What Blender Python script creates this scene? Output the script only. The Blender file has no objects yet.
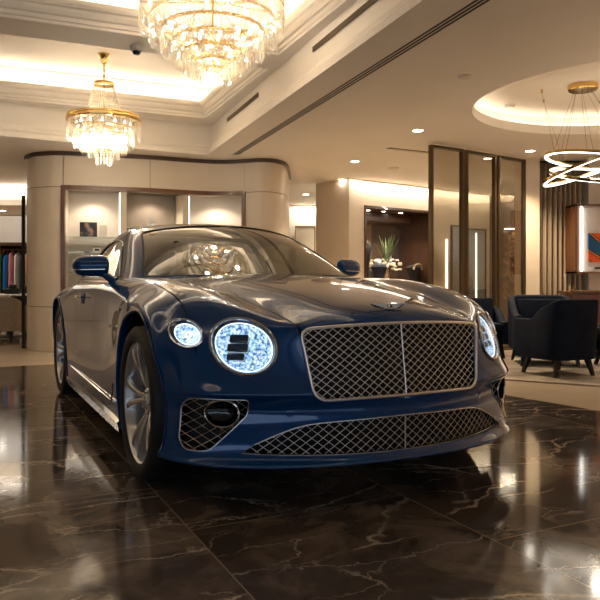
import bpy, bmesh, math, random
import numpy as np
from mathutils import Vector, Matrix
from mathutils.geometry import delaunay_2d_cdt
PI = math.pi
random.seed(7)
SC = bpy.context.scene
COL = SC.collection

# ------------------------------------------------------------------ materials
def new_mat(name):
    m = bpy.data.materials.new(name); m.use_nodes = True
    return m, m.node_tree, m.node_tree.nodes['Principled BSDF']
def pmat(name, col, rough=.5, metal=0., coat=0., coatr=.03, spec=.5, trans=0., ior=1.45, sheen=0., emit=None, es=0., alpha=1.):
    m, nt, b = new_mat(name)
    b.inputs['Base Color'].default_value = (*col, 1)
    b.inputs['Roughness'].default_value = rough
    b.inputs['Metallic'].default_value = metal
    b.inputs['Coat Weight'].default_value = coat
    b.inputs['Coat Roughness'].default_value = coatr
    b.inputs['Specular IOR Level'].default_value = spec
    b.inputs['Transmission Weight'].default_value = trans
    b.inputs['IOR'].default_value = ior
    b.inputs['Sheen Weight'].default_value = sheen
    if emit:
        b.inputs['Emission Color'].default_value = (*emit, 1)
        b.inputs['Emission Strength'].default_value = es
    # faint procedural unevenness so no surface is perfectly even
    n = nt.nodes.new('ShaderNodeTexNoise'); n.inputs['Scale'].default_value = 9
    tc = nt.nodes.new('ShaderNodeTexCoord'); nt.links.new(tc.outputs['Object'], n.inputs['Vector'])
    mr = nt.nodes.new('ShaderNodeMapRange')
    mr.inputs['To Min'].default_value = max(0, rough*.92); mr.inputs['To Max'].default_value = min(1, rough*1.08)
    nt.links.new(n.outputs['Fac'], mr.inputs['Value']); nt.links.new(mr.outputs['Result'], b.inputs['Roughness'])
    return m
def noise_mat(name, c1, c2, scale=4, rough=.6, bump=0., stretch=(1,1,1), detail=4, metal=0, coat=0, bscale=None):
    m, nt, b = new_mat(name)
    tc = nt.nodes.new('ShaderNodeTexCoord'); mp = nt.nodes.new('ShaderNodeMapping')
    mp.inputs['Scale'].default_value = stretch
    nt.links.new(tc.outputs['Object'], mp.inputs['Vector'])
    n = nt.nodes.new('ShaderNodeTexNoise'); n.inputs['Scale'].default_value = scale; n.inputs['Detail'].default_value = detail
    nt.links.new(mp.outputs['Vector'], n.inputs['Vector'])
    r = nt.nodes.new('ShaderNodeValToRGB')
    r.color_ramp.elements[0].position = .3; r.color_ramp.elements[1].position = .7
    r.color_ramp.elements[0].color = (*c1, 1); r.color_ramp.elements[1].color = (*c2, 1)
    nt.links.new(n.outputs['Fac'], r.inputs['Fac']); nt.links.new(r.outputs['Color'], b.inputs['Base Color'])
    b.inputs['Roughness'].default_value = rough; b.inputs['Metallic'].default_value = metal
    b.inputs['Coat Weight'].default_value = coat
    if bump:
        n2 = nt.nodes.new('ShaderNodeTexNoise'); n2.inputs['Scale'].default_value = bscale or scale*6
        nt.links.new(mp.outputs['Vector'], n2.inputs['Vector'])
        bp = nt.nodes.new('ShaderNodeBump'); bp.inputs['Strength'].default_value = bump; bp.inputs['Distance'].default_value = .01
        nt.links.new(n2.outputs['Fac'], bp.inputs['Height']); nt.links.new(bp.outputs['Normal'], b.inputs['Normal'])
    return m
def emat(name, col, s):
    m = bpy.data.materials.new(name); m.use_nodes = True; nt = m.node_tree
    nt.nodes.clear(); e = nt.nodes.new('ShaderNodeEmission'); o = nt.nodes.new('ShaderNodeOutputMaterial')
    e.inputs['Color'].default_value = (*col, 1); e.inputs['Strength'].default_value = s
    nt.links.new(e.outputs[0], o.inputs[0]); return m

# ------------------------------------------------------------------ mesh helpers
def mesh(name, V, F, mat, parent=None, smooth=True, normals=None, sharp=None, loc=None, rotz=0):
    me = bpy.data.meshes.new(name)
    me.from_pydata([tuple(map(float, v)) for v in V], [], [tuple(map(int, f)) for f in F]); me.update()
    if mat: me.materials.append(mat)
    if smooth:
        for p in me.polygons: p.use_smooth = True
        if sharp: me.set_sharp_from_angle(angle=math.radians(sharp))
    if normals is not None:
        me.normals_split_custom_set_from_vertices([tuple(map(float, n)) for n in normals])
    o = bpy.data.objects.new(name, me); COL.objects.link(o)
    if parent: o.parent = parent
    if loc: o.location = loc
    if rotz: o.rotation_euler.z = rotz
    return o
class MB:
    def __init__(s): s.V = []; s.F = []
    def add(s, V, F):
        b = len(s.V); s.V += [tuple(v) for v in V]; s.F += [tuple(i+b for i in f) for f in F]; return s
    def box(s, x0, x1, y0, y1, z0, z1, M=None):
        V = [(x, y, z) for z in (z0, z1) for x, y in ((x0,y0),(x1,y0),(x1,y1),(x0,y1))]
        if M is not None: V = [tuple(M @ Vector(v)) for v in V]
        return s.add(V, [(3,2,1,0),(4,5,6,7),(0,1,5,4),(1,2,6,5),(2,3,7,6),(3,0,4,7)])
    def tube(s, P, r, n=8, closed=False, cap=True, up=None):
        P = [Vector(p) for p in P]; m = len(P); V = []; F = []
        rr = r if hasattr(r, '__len__') else [r]*m
        prev = None
        for i in range(m):
            a = P[(i-1) % m] if (closed or i > 0) else P[i]; b = P[(i+1) % m] if (closed or i < m-1) else P[i]
            t = (b-a); t = t.normalized() if t.length > 1e-9 else Vector((0,0,1))
            if prev is None:
                u = Vector(up) if up else (Vector((0,0,1)) if abs(t.z) < .9 else Vector((1,0,0)))
            else: u = prev
            u = (u - t*u.dot(t)); u = u.normalized() if u.length > 1e-6 else t.orthogonal().normalized()
            prev = u; w = t.cross(u)
            for k in range(n):
                a2 = 2*PI*k/n
                V.append(P[i] + (u*math.cos(a2) + w*math.sin(a2))*rr[i])
        for i in range(m if closed else m-1):
            for k in range(n):
                j = (i+1) % m; k2 = (k+1) % n
                F.append((i*n+k, i*n+k2, j*n+k2, j*n+k))
        if cap and not closed: F += [tuple(range(n))[::-1], tuple((m-1)*n+k for k in range(n))]
        return s.add(V, F)
    def lathe(s, prof, n=32, M=None, closed=False, cap=True):
        V = []; F = []; m = len(prof)
        for r, z in prof:
            for k in range(n):
                a = 2*PI*k/n; V.append((r*math.cos(a), r*math.sin(a), z))
        if M is not None: V = [tuple(M @ Vector(v)) for v in V]
        for i in range(m if closed else m-1):
            j = (i+1) % m
            for k in range(n):
                k2 = (k+1) % n; F.append((i*n+k, i*n+k2, j*n+k2, j*n+k))
        if not closed and cap:
            if prof[0][0] > 1e-6: F.append(tuple(range(n))[::-1])
            if prof[-1][0] > 1e-6: F.append(tuple((m-1)*n+k for k in range(n)))
        return s.add(V, F)
    def prism(s, poly, z0, z1, M=None):
        n = len(poly); V = [(x, y, z0) for x, y in poly] + [(x, y, z1) for x, y in poly]
        if M is not None: V = [tuple(M @ Vector(v)) for v in V]
        return s.add(V, [tuple(range(n))[::-1], tuple(range(n, 2*n))] + [(i, (i+1) % n, n+(i+1) % n, n+i) for i in range(n)])
    def build(s, name, mat, parent=None, sharp=35, smooth=True, loc=None, rotz=0, bevel=0, fix=True):
        o = mesh(name, s.V, s.F, mat, parent, smooth=False, loc=loc, rotz=rotz)
        me = o.data
        bm = bmesh.new(); bm.from_mesh(me)
        bmesh.ops.remove_doubles(bm, verts=bm.verts, dist=1e-6)
        if fix: bmesh.ops.recalc_face_normals(bm, faces=bm.faces)
        if bevel:
            bmesh.ops.bevel(bm, geom=[e for e in bm.edges if e.is_manifold and e.calc_face_angle() > .5], offset=bevel, segments=2, affect='EDGES', profile=.6)
        bm.to_mesh(me); bm.free()
        if smooth:
            for p in me.polygons: p.use_smooth = True
            me.set_sharp_from_angle(angle=math.radians(sharp))
        return o
def empty(name, loc=(0,0,0), rotz=0, parent=None):
    o = bpy.data.objects.new(name, None); COL.objects.link(o); o.location = loc; o.rotation_euler.z = rotz
    o.empty_display_size = .1
    if parent: o.parent = parent
    return o
def tag(o, label=None, cat=None, group=None, kind=None):
    if label: o['label'] = label
    if cat: o['category'] = cat
    if group: o['group'] = group
    if kind: o['kind'] = kind
    return o
def struct(o): o['kind'] = 'structure'; return o
def copy_tree(o, parent=None):
    c = o.copy(); COL.objects.link(c)
    if parent: c.parent = parent
    for ch in [x for x in bpy.data.objects if x.parent == o]: copy_tree(ch, c)
    return c
# ================================================================== CAR
CAR_LOC = (.058, 3.783, 0); CAR_ROT = .4579
PAINT = pmat('blue_metallic_paint', (.0018,.052,.180), .20, .22, coat=1, coatr=.01)
PAINT.node_tree.nodes['Principled BSDF'].inputs['Coat IOR'].default_value = 1.50
PAINT.node_tree.nodes['Principled BSDF'].inputs['Specular IOR Level'].default_value = .08
CHROME = pmat('bright_chrome', (.72,.70,.66), .09, 1)
GCHROME = pmat('grille_chrome', (.90,.87,.84), .33, 1)
BLACK = pmat('black_trim', (.004,.004,.005), .45)
GBLACK = pmat('gloss_black', (.004,.004,.005), .08, coat=.6)
RUBBER = noise_mat('tyre_rubber', (.010,.010,.010), (.016,.015,.015), 30, .62)
ALLOY = pmat('wheel_alloy', (.62,.61,.60), .26, .75, coat=.4)
DARKALLOY = pmat('wheel_barrel', (.05,.05,.05), .4, .8)

# ---- control net, half car (x positive); columns run from the centreline out and down the side
WC = (0., .37)
def radial(c8, x9=.955, wc=0.):
    y, z = c8[1]-wc, c8[2]-.37; L = math.hypot(y, z); uy, uz = y/L, z/L
    out = []
    rr = ((max(.53, L*.5+.26), x9), (.47, .968), (.33, .96), (.18, .95)) if L > .56 else ((L*.93, .952), (L*.82, .956), (L*.62, .955), (L*.36, .95))
    for r, x in rr:
        out.append((x, wc+uy*r, .37+uz*r))
    return out
def level(z, xs, ys, zs=None, x9=.955):
    pts = [(x, y, (zs[i] if zs else z)) for i, (x, y) in enumerate(zip(xs, ys))]
    return pts + radial(pts[8], x9)
X1 = [0,.15,.31,.46,.59,.715,.82,.895,.935]
R = []
R.append(level(.187,[0,.15,.31,.46,.58,.70,.80,.87,.92],[-.84,-.835,-.815,-.775,-.72,-.645,-.56,-.48,-.41]))
R.append(level(.197,X1,[-.915,-.910,-.892,-.855,-.806,-.734,-.646,-.548,-.448]))
R.append(level(.209,X1,[-.932,-.928,-.910,-.872,-.820,-.746,-.658,-.558,-.455]))
R.append(level(.221,X1,[-.918,-.913,-.895,-.855,-.806,-.730,-.642,-.543,-.445]))
R.append(level(.245,X1,[-.900,-.895,-.872,-.826,-.770,-.700,-.620,-.530,-.435]))
R.append(level(.31,X1,[-.900,-.895,-.868,-.818,-.757,-.685,-.608,-.522,-.430]))
R.append(level(.38,X1,[-.898,-.893,-.866,-.816,-.754,-.680,-.602,-.515,-.425]))
R.append(level(.435,X1,[-.893,-.888,-.860,-.806,-.742,-.664,-.586,-.502,-.418]))
R.append(level(.478,X1,[-.906,-.900,-.876,-.836,-.784,-.712,-.630,-.530,-.424]))
R.append(level(.500,X1,[-.908,-.903,-.880,-.848,-.804,-.734,-.648,-.540,-.427]))
R.append(level(.54,[0,.15,.31,.46,.575,.70,.81,.89,.932],[-.892,-.886,-.864,-.826,-.778,-.712,-.622,-.52,-.42]))
R.append(level(.62,[0,.15,.31,.46,.56,.68,.795,.88,.930],[-.880,-.875,-.853,-.808,-.755,-.685,-.598,-.50,-.41]))
R.append(level(.70,[0,.15,.31,.46,.55,.665,.78,.87,.925],[-.866,-.861,-.840,-.795,-.737,-.658,-.568,-.478,-.39]))
R.append(level(.76,[0,.15,.31,.46,.545,.655,.765,.86,.915],[-.858,-.852,-.830,-.785,-.715,-.622,-.527,-.445,-.365],
   [.772,.772,.770,.762,.770,.778,.782,.775,.742]))
R.append(level(.80,[0,.15,.31,.46,.54,.65,.76,.850,.905],[-.838,-.832,-.808,-.765,-.675,-.565,-.465,-.385,-.31],
   [.802,.802,.798,.780,.800,.828,.838,.826,.790]))
R.append(level(.84,[0,.155,.315,.472,.555,.66,.765,.850,.905],[-.765,-.760,-.735,-.672,-.585,-.485,-.39,-.31,-.25],
   [.838,.838,.831,.803,.828,.866,.876,.858,.820]))
R.append(level(.87,[0,.16,.32,.492,.575,.675,.77,.850,.908],[-.60,-.595,-.57,-.50,-.425,-.34,-.26,-.20,-.16],
   [.874,.873,.864,.836,.866,.904,.908,.884,.845]))
R.append(level(.91,[0,.16,.33,.525,.61,.70,.78,.848,.912],[-.35,-.345,-.33,-.275,-.21,-.145,-.085,-.045,-.02],
   [.917,.916,.907,.880,.908,.938,.933,.905,.864]))
R.append(level(.95,[0,.17,.34,.565,.64,.72,.79,.848,.918],[-.05,-.045,-.03,0,.045,.08,.11,.14,.15],
   [.956,.955,.946,.917,.938,.962,.953,.922,.874]))
def srow(y, top, side, dy=0):
    # top: 9 (x,z); side: 4 (x,z)
    return [(x, y, z) for x, z in top] + [(s[0], (s[2] if len(s) > 2 else y), s[1]) for s in side]
r = srow(.25,[(0,.986),(.17,.985),(.35,.976),(.60,.946),(.67,.960),(.74,.975),(.795,.962),(.850,.936),(.920,.888)],[])
R.append(r + radial(r[8]))
R.append(srow(.46,[(0,1.0),(.18,.999),(.36,.992),(.62,.964),(.685,.972),(.748,.980),(.80,.968),(.855,.944),(.922,.896)],[(.950,.80,.45),(.960,.66,.42),(.957,.45,.37),(.945,.17,.33)]))
R.append(srow(.64,[(0,1.006),(.18,1.005),(.36,.999),(.64,.974),(.70,.978),(.755,.982),(.805,.971),(.860,.947),(.920,.900)],[(.938,.80,.62),(.945,.62,.60),(.952,.38,.58),(.935,.165,.56)]))
DT = lambda e=0: [(0,1.0),(.18,1.0),(.36,.998),(.65,.985),(.72,.984),(.78,.982),(.83,.970),(.880,.947),(.922+e,.900)]
R.append(srow(.90,[(0,1.006),(.18,1.005),(.36,1.0),(.645,.980),(.71,.982),(.765,.982),(.815,.972),(.868,.948),(.917,.900)],[(.926,.79),(.926,.60),(.950,.36),(.935,.165)]))
R.append(srow(1.25,DT(-.004),[(.923,.79),(.922,.60),(.950,.35),(.937,.165)]))
R.append(srow(1.65,DT(.002),[(.932,.79),(.928,.60),(.952,.35),(.938,.165)]))
R.append(srow(2.0,DT(.014),[(.948,.79),(.942,.60),(.955,.36),(.94,.165)]))
R.append(srow(2.25,[(0,1.0),(.18,1.0),(.36,.998),(.65,.980),(.72,.980),(.79,.977),(.85,.962),(.902,.935),(.946,.885)],[(.965,.79,2.27),(.963,.62,2.28),(.963,.40,2.29),(.945,.165,2.30)]))
R.append(srow(2.40,[(0,1.0),(.18,1.0),(.36,.995),(.65,.975),(.72,.975),(.80,.970),(.86,.952),(.912,.922),(.954,.868)],[(.973,.79,2.42),(.975,.66,2.44),(.965,.45,2.48),(.945,.17,2.52)]))
for y, d in ((2.62,.006),(2.85,.018),(3.08,.04)):
    r = srow(y,[(0,1.0-d),(.18,1.0-d),(.36,.993-d),(.65,.970-d),(.72,.967-d),(.80,.958-d),(.862,.938-d),(.915,.905-d),(.958,.855-d*.8)],[])
    q = radial(r[8], .975, 2.851)
    R.append(r + [(.975, q[0][1], q[0][2]), (.978,)+q[1][1:], (.965,)+q[2][1:], (.95,)+q[3][1:]])
R.append(srow(3.26,[(0,.94),(.18,.94),(.36,.935),(.63,.912),(.70,.908),(.775,.898),(.838,.876),(.892,.84),(.94,.79)],[(.958,.72,3.26),(.962,.62,3.22),(.955,.45,3.17),(.93,.18,3.12)]))
R.append(srow(3.48,[(0,.92),(.18,.92),(.35,.915),(.60,.89),(.67,.885),(.74,.875),(.80,.855),(.855,.82),(.905,.76)],[(.925,.68),(.93,.55),(.92,.38),(.87,.19)]))
R.append(srow(3.75,[(0,.90),(.17,.90),(.33,.895),(.55,.87),(.61,.865),(.67,.85),(.72,.83),(.77,.79),(.815,.72)],[(.84,.65),(.85,.52),(.83,.36),(.78,.20)]))
R.append(srow(3.88,[(0,.87),(.15,.87),(.30,.865),(.47,.845),(.52,.84),(.57,.82),(.61,.80),(.65,.76),(.69,.69)],[(.70,.62),(.70,.50),(.69,.38),(.65,.24)]))
R.append(srow(3.91,[(0,.60),(.06,.60),(.1,.60),(.15,.59),(.18,.585),(.2,.58),(.2,.57),(.2,.56),(.2,.55)],[(.2,.54),(.2,.53),(.2,.52),(.18,.51)]))
NET = np.array(R, float)        # rows x 13 x 3

class Surf:
    """uniform cubic B-spline sheet, mirrored over the first column"""
    def __init__(s, P, fit=1, mirror=True):
        s.T = P.copy(); s.nr, s.nc, _ = P.shape; s.mirror = mirror
        s.Q = P.copy(); s.ghost()
        for _ in range(fit):
            s.Q += (s.T - s.nodes())*.85; s.Q[:, 0, 0] = 0 if mirror else s.Q[:, 0, 0]; s.ghost()
    def ghost(s):
        Q = s.Q; first = Q[:, 1].copy()
        if s.mirror: first[:, 0] *= -1
        else: first = 2*Q[:, 0]-Q[:, 1]
        G = np.concatenate([first[:, None], Q, (2*Q[:, -1]-Q[:, -2])[:, None]], 1)
        s.G = np.concatenate([(2*G[0]-G[1])[None], G, (2*G[-1]-G[-2])[None]], 0)
    def nodes(s):
        G = s.G; A = (G[:-2]+4*G[1:-1]+G[2:])/6; return (A[:, :-2]+4*A[:, 1:-1]+A[:, 2:])/6
    @staticmethod
    def bas(t):
        return np.stack([(1-t)**3, 3*t**3-6*t**2+4, -3*t**3+3*t**2+3*t+1, t**3], -1)/6
    @staticmethod
    def dbas(t):
        return np.stack([-(1-t)**2, 3*t**2-4*t, -3*t**2+2*t+1, t**2], -1)/2
    def ev(s, U, V, der=False):      # U along rows, V along columns
        U = np.clip(np.asarray(U, float), 0, s.nr-1-1e-9); V = np.clip(np.asarray(V, float), 0, s.nc-1-1e-9)
        i = U.astype(int); j = V.astype(int); a = U-i; b = V-j
        bu, bv = s.bas(a), s.bas(b)
        blk = s.G[(i[..., None]+np.arange(4))[..., :, None], (j[..., None]+np.arange(4))[..., None, :]]
        P = np.einsum('...a,...b,...abk->...k', bu, bv, blk)
        if not der: return P
        return P, np.einsum('...a,...b,...abk->...k', s.dbas(a), bv, blk), np.einsum('...a,...b,...abk->...k', bu, s.dbas(b), blk)
    def inv(s, pts, ax, win, init=None):
        """surface parameters of points given in a projection plane ax=(i,j), searched within win"""
        u0, u1, v0, v1 = win; nu, nv = int((u1-u0)*6)+2, int((v1-v0)*6)+2
        UU, VV = np.meshgrid(np.linspace(u0, u1, nu), np.linspace(v0, v1, nv), indexing='ij')
        D = s.ev(UU, VV)[..., list(ax)]; out = []
        for p in pts:
            p = np.array(p, float); k = np.argmin(((D-p)**2).sum(-1)); u, v = UU.flat[k], VV.flat[k]
            for _ in range(12):
                P, du, dv = s.ev(u, v, True); e = p-P[list(ax)]
                J = np.array([du[list(ax)], dv[list(ax)]]).T
                try: d = np.linalg.solve(J.T@J+1e-7*np.eye(2), J.T@e)
                except Exception: break
                d = np.clip(d, -.4, .4); u = min(max(u+d[0], 0), s.nr-1); v = min(max(v+d[1], 0), s.nc-1)
            out.append((u, v))
        return out

def inpoly(P, poly):
    x, y = P[:, 0], P[:, 1]; c = np.zeros(len(P), bool); n = len(poly); poly = np.asarray(poly)
    j = n-1
    for i in range(n):
        xi, yi = poly[i]; xj, yj = poly[j]
        if abs(yj-yi) > 1e-12:
            c ^= ((yi > y) != (yj > y)) & (x < (xj-xi)*(y-yi)/(yj-yi)+xi)
        j = i
    return c
def resample(P, step, closed=True):
    P = [np.array(p, float) for p in P]; out = []
    n = len(P)
    for i in range(n if closed else n-1):
        a, b = P[i], P[(i+1) % n]; k = max(1, int(np.linalg.norm(b-a)/step))
        out += [a+(b-a)*t/k for t in range(k)]
    if not closed: out.append(P[-1])
    return out
def spline2(P, k=8, closed=False):
    P = [np.array(p, float) for p in P]; n = len(P); out = []
    for i in range(n if closed else n-1):
        p0 = P[(i-1) % n] if closed or i > 0 else 2*P[0]-P[1]; p1 = P[i]; p2 = P[(i+1) % n]
        p3 = P[(i+2) % n] if closed or i+2 < n else 2*P[-1]-P[-2]
        for t in np.arange(k)/k:
            out.append(.5*((2*p1)+(-p0+p2)*t+(2*p0-5*p1+4*p2-p3)*t*t+(-p0+3*p1-3*p2+p3)*t**3))
    if not closed: out.append(P[-1])
    return out
def strip(P, w):
    """thin closed outline around an open polyline"""
    P = [np.array(p, float) for p in P]; L = []; Rr = []
    for i in range(len(P)):
        t = P[min(i+1, len(P)-1)]-P[max(i-1, 0)]; t /= np.linalg.norm(t); nrm = np.array([-t[1], t[0]])
        L.append(P[i]+nrm*w/2); Rr.append(P[i]-nrm*w/2)
    return L+Rr[::-1]
def ellipse(cx, cy, a, b, n=48, rot=0, pw=2.):
    o = []
    for k in range(n):
        t = 2*PI*k/n; c, s2 = math.cos(t), math.sin(t)
        x = a*math.copysign(abs(c)**(2/pw), c); y = b*math.copysign(abs(s2)**(2/pw), s2)
        o.append((cx+x*math.cos(rot)-y*math.sin(rot), cy+x*math.sin(rot)+y*math.cos(rot)))
    return o
def rpoly(P, r, k=5):
    """polygon with rounded corners; r a number or a list"""
    n = len(P); out = []
    for i in range(n):
        p = np.array(P[i], float); a = np.array(P[i-1], float)-p; b = np.array(P[(i+1) % n], float)-p
        la, lb = np.linalg.norm(a), np.linalg.norm(b); rr = r[i] if hasattr(r, '__len__') else r; q = min(rr, la*.45, lb*.45)
        A = p+a/la*q; B = p+b/lb*q
        for t in np.linspace(0, 1, k+1): out.append(tuple((1-t)**2*A+2*t*(1-t)*p+t*t*B))
    return out

def cutmesh(S, loops, lines=(), sub=5, sub_v=4):
    """triangulate the sheet with the uv loops as exact edges; returns V(uv), F, per-triangle loop membership"""
    us = np.linspace(0, S.nr-1, (S.nr-1)*sub+1); vs = np.linspace(0, S.nc-1, (S.nc-1)*sub_v+1)
    pts = [(u, v) for u in us for v in vs]
    # drop grid points that come too close to a loop
    lp = np.array([p for L in list(loops)+list(lines) for p in L]); G = np.array(pts)
    keep = np.ones(len(G), bool)
    for p in lp:
        near = (np.abs(G[:, 0]-p[0]) < .3/sub) & (np.abs(G[:, 1]-p[1]) < .3/sub_v)
        inner = (G[:, 0] > 1e-6) & (G[:, 0] < S.nr-1-1e-6) & (G[:, 1] > 1e-6) & (G[:, 1] < S.nc-1-1e-6)
        keep &= ~(near & inner)
    V = [Vector(p) for p in G[keep]]; E = []
    for L in loops:
        b = len(V); V += [Vector((min(max(p[0], 0), S.nr-1), min(max(p[1], 0), S.nc-1))) for p in L]
        E += [(b+i, b+(i+1) % len(L)) for i in range(len(L))]
    for L in lines:
        b = len(V); V += [Vector(p) for p in L]; E += [(b+i, b+i+1) for i in range(len(L)-1)]
    ov, oe, of, *_ = delaunay_2d_cdt(V, E, [], 0, 1e-7)
    UV = np.array([tuple(v) for v in ov]); F = np.array([tuple(f) for f in of])
    c = UV[F].mean(1)
    mem = [inpoly(c, L) for L in loops]
    a = UV[F]; area = np.abs(np.cross(a[:, 1]-a[:, 0], a[:, 2]-a[:, 0]))
    ok = area > 1e-9
    return UV, F[ok], [m[ok] for m in mem]
def components(F, n):
    par = list(range(n))
    def f(a):
        while par[a] != a: par[a] = par[par[a]]; a = par[a]
        return a
    for a, b, c in F:
        ra, rb, rc = f(a), f(b), f(c); par[rb] = ra; par[f(c)] = ra
    return np.array([f(a) for a, b, c in F])
def emit_part(S, UV, F, name, mat, parent, side=0, off=0., sgn=1):
    """side 0: both halves in one mesh, -1/+1 one half"""
    idx = np.unique(F); mp = {k: i for i, k in enumerate(idx)}; uv = UV[idx]
    P, du, dv = S.ev(uv[:, 0], uv[:, 1], True)
    N = np.cross(dv, du)*sgn; N /= np.linalg.norm(N, axis=1)[:, None]+1e-12
    P = P + N*off
    Fl = [tuple(mp[k] for k in f) for f in F]
    # orient along N
    a = P[np.array(Fl)]; fn = np.cross(a[:, 1]-a[:, 0], a[:, 2]-a[:, 0]); nn = N[np.array(Fl)[:, 0]]
    Fl = [f if d > 0 else f[::-1] for f, d in zip(Fl, (fn*nn).sum(1))]
    M = np.array([-1, 1, 1.])
    V, NN, FF = [], [], []
    if side >= 0: V += list(P); NN += list(N); FF += Fl
    if side <= 0:
        b = len(V); 
        if side == 0:
            # weld the centreline
            cm = {}
            for i, p in enumerate(P):
                if abs(p[0]) < 1e-6 and uv[i, 1] < 1e-6: cm[i] = i
            extra = {}
            for i, p in enumerate(P):
                if i in cm: extra[i] = i
                else: extra[i] = len(V); V.append(p*M); NN.append(N[i]*M)
            FF += [tuple(extra[k] for k in f[::-1]) for f in Fl]
        else: V += list(P*M); NN += list(N*M); FF += [tuple(k+b for k in f[::-1]) for f in Fl]
    return mesh(name, V, FF, mat, parent, normals=NN)
def wall_strip(S, loop, depth, name, mat, parent, side, out=0., inward=None):
    """inner edge of an opening: a ribbon from the skin inwards"""
    uv = np.array(loop); P, du, dv = S.ev(uv[:, 0], uv[:, 1], True); N = np.cross(dv, du); N /= np.linalg.norm(N, axis=1)[:, None]
    D = -N*depth if inward is None else np.array(inward)[None]*depth
    n = len(P); V = list(P+N*out)+list(P+D); F = [(i, (i+1) % n, n+(i+1) % n, n+i) for i in range(n)]
    m = MB()
    if side in (1, 0): m.add(V, F)
    if side in (-1, 0): m.add([(-v[0], v[1], v[2]) for v in V], [f[::-1] for f in F])
    return m.build(name, mat, parent)

car = empty('car', CAR_LOC, CAR_ROT)
tag(car, 'glossy dark blue grand touring coupe with chrome mesh grille, parked on the dark marble', 'car')
BS = Surf(NET, 1)
NR = BS.nr
# ---- openings and shut lines, given in a projection and carried onto the sheet
FR = (0, 15, 0, 12)                      # front face rows
GR_OUT = rpoly([(-.463,.762),(.463,.762),(.419,.470),(-.419,.470)], [.05,.05,.06,.06], 6)
def arc_top(poly, f): return [(x, z+f(x) ) for x, z in poly]
grille_loop2 = [(x, z + (.018*(1-(x/.46)**2) if z > .62 else .004*(1-(x/.42)**2))) for x, z in resample(GR_OUT, .025)]
def half(loop, x0=1e-4):
    L = [(max(p[0], -.02), p[1]) for p in loop]
    out = []
    for p in L:
        if not out or (abs(p[0]-out[-1][0])+abs(p[1]-out[-1][1])) > 1e-6: out.append(p)
    return out
def uvfix(L):    # points beyond the centreline are folded onto it
    return L
def front_loop(P, win=(3, 15, 0, 8)): return BS.inv(P, (0, 2), win)
# central openings: take the x>=0 half and close it along the centreline
def centre_loop(P, win):
    P = [p for p in P if p[0] > .004]
    # order so that the open ends lie at the centreline
    k = max(range(len(P)), key=lambda i: (np.hypot(P[i][0]-P[i-1][0], P[i][1]-P[i-1][1])))
    P = P[k:]+P[:k]
    uv = BS.inv(P, (0, 2), win)
    a = BS.inv([(0., P[0][1])], (0, 2), win)[0]; b = BS.inv([(0., P[-1][1])], (0, 2), win)[0]
    return [(a[0], 0.)]+uv+[(b[0], 0.)]
gl = centre_loop(grille_loop2, (7, 14.3, 0, 4.5))
LG2 = [(-.690,.252),(-.57,.246),(-.35,.241),(0,.238),(.35,.241),(.57,.246),(.690,.252),(.635,.288),(.53,.338),(.45,.365),(.35,.377),(.18,.383),(0,.386),(-.18,.383),(-.35,.377),(-.45,.365),(-.53,.338),(-.635,.288)]
lower_loop2 = resample(spline2(LG2[0:7], 4)[:-1]+spline2(LG2[6:]+[LG2[0]], 3), .02)
ll = centre_loop(lower_loop2, (3.5, 8, 0, 8))
HL_C, HL_A, HL_B = (.657,.687), .114, .113
SL_C, SL_A, SL_B = (.846,.735), .055, .058
hl2 = ellipse(*HL_C, HL_A, HL_B, 56, rot=-.10, pw=2.08)
hl = BS.inv(hl2, (0, 2), (8, 15.5, 3, 9))
sl2 = ellipse(*SL_C, SL_A, SL_B, 36, rot=0)
sl = BS.inv(sl2, (0, 2), (9, 16, 5, 10))
IN2 = rpoly([(.893,.295),(.877,.255),(.80,.255),(.648,.415),(.660,.475),(.858,.475),(.880,.445)], [.03,.03,.03,.03,.02,.03,.03], 4)
il = BS.inv(resample(IN2, .02), (0, 2), (4, 8.6, 3.5, 10))

def arc_line(S, wc, r, win, x0=-.28*PI, x1=1.28*PI):
    T = np.linspace(x0, x1, 110); P = [(wc+r*math.cos(t), .372+r*math.sin(t)) for t in T]
    uv = S.inv(P, (1, 2), win); out = []
    for p, q in zip(P, uv):
        e = S.ev(q[0], q[1]); 
        if abs(e[1]-p[0])+abs(e[2]-p[1]) < 2e-3: out.append(q)
    return out
ARF, ARR = .452, .455
afl = arc_line(BS, 0., ARF, (0, 23, 7.1, 12))
arl = arc_line(BS, 2.851, ARR, (24, NR-3, 8.2, 12))

# shut lines
WG = .0045
A2 = [(.446,-.795),(.460,-.775),(.470,-.74),(.478,-.66),(.488,-.585),(.515,-.38),(.553,-.15),(.592,.094),(.625,.34),(.645,.56),(.655,.80),(.655,.97)]
gapA = BS.inv(strip(resample(spline2(A2, 6), .03, False), WG*1.4), (0, 1), (12.3, 25, 2, 6))
DF = [(.875,.93),(.860,.84),(.862,.74),(.868,.60),(.845,.45),(.79,.33),(.765,.27),(.79,.232),(.92,.222),(1.3,.222),(1.70,.228),(1.80,.25),(1.87,.32),(1.93,.45),(1.985,.62),(2.02,.80),(2.03,.93)]
DFs = resample(spline2([p for p in DF if p[1] < .935], 5), .03, False)
gapD = BS.inv(strip(DFs, WG), (1, 2), (20, 30, 7.4, 12))
# carry the two ends of the door gap inward to the window opening
d0 = gapD[0]; n = len(gapD)//2
def to_open(uvL, uvR, v_end): return [(uvR[0], v_end), (uvL[0], v_end)]
ka, kb = (3.3, 4.3); e1 = [(gapD[n-1][0], kb), (gapD[n][0], kb)]; e2 = [(gapD[-1][0], ka), (gapD[0][0], ka)]
gapD = gapD[:n]+e1+gapD[n:]+e2
S1 = [(-.458,.470),(-.50,.466),(-.56,.462),(-.62,.462)]
gapS = BS.inv(strip(resample([(-.40,.475),(-.50,.468),(-.535,.466)], .02, False), WG), (1, 2), (5, 11, 7, 11.5))

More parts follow.
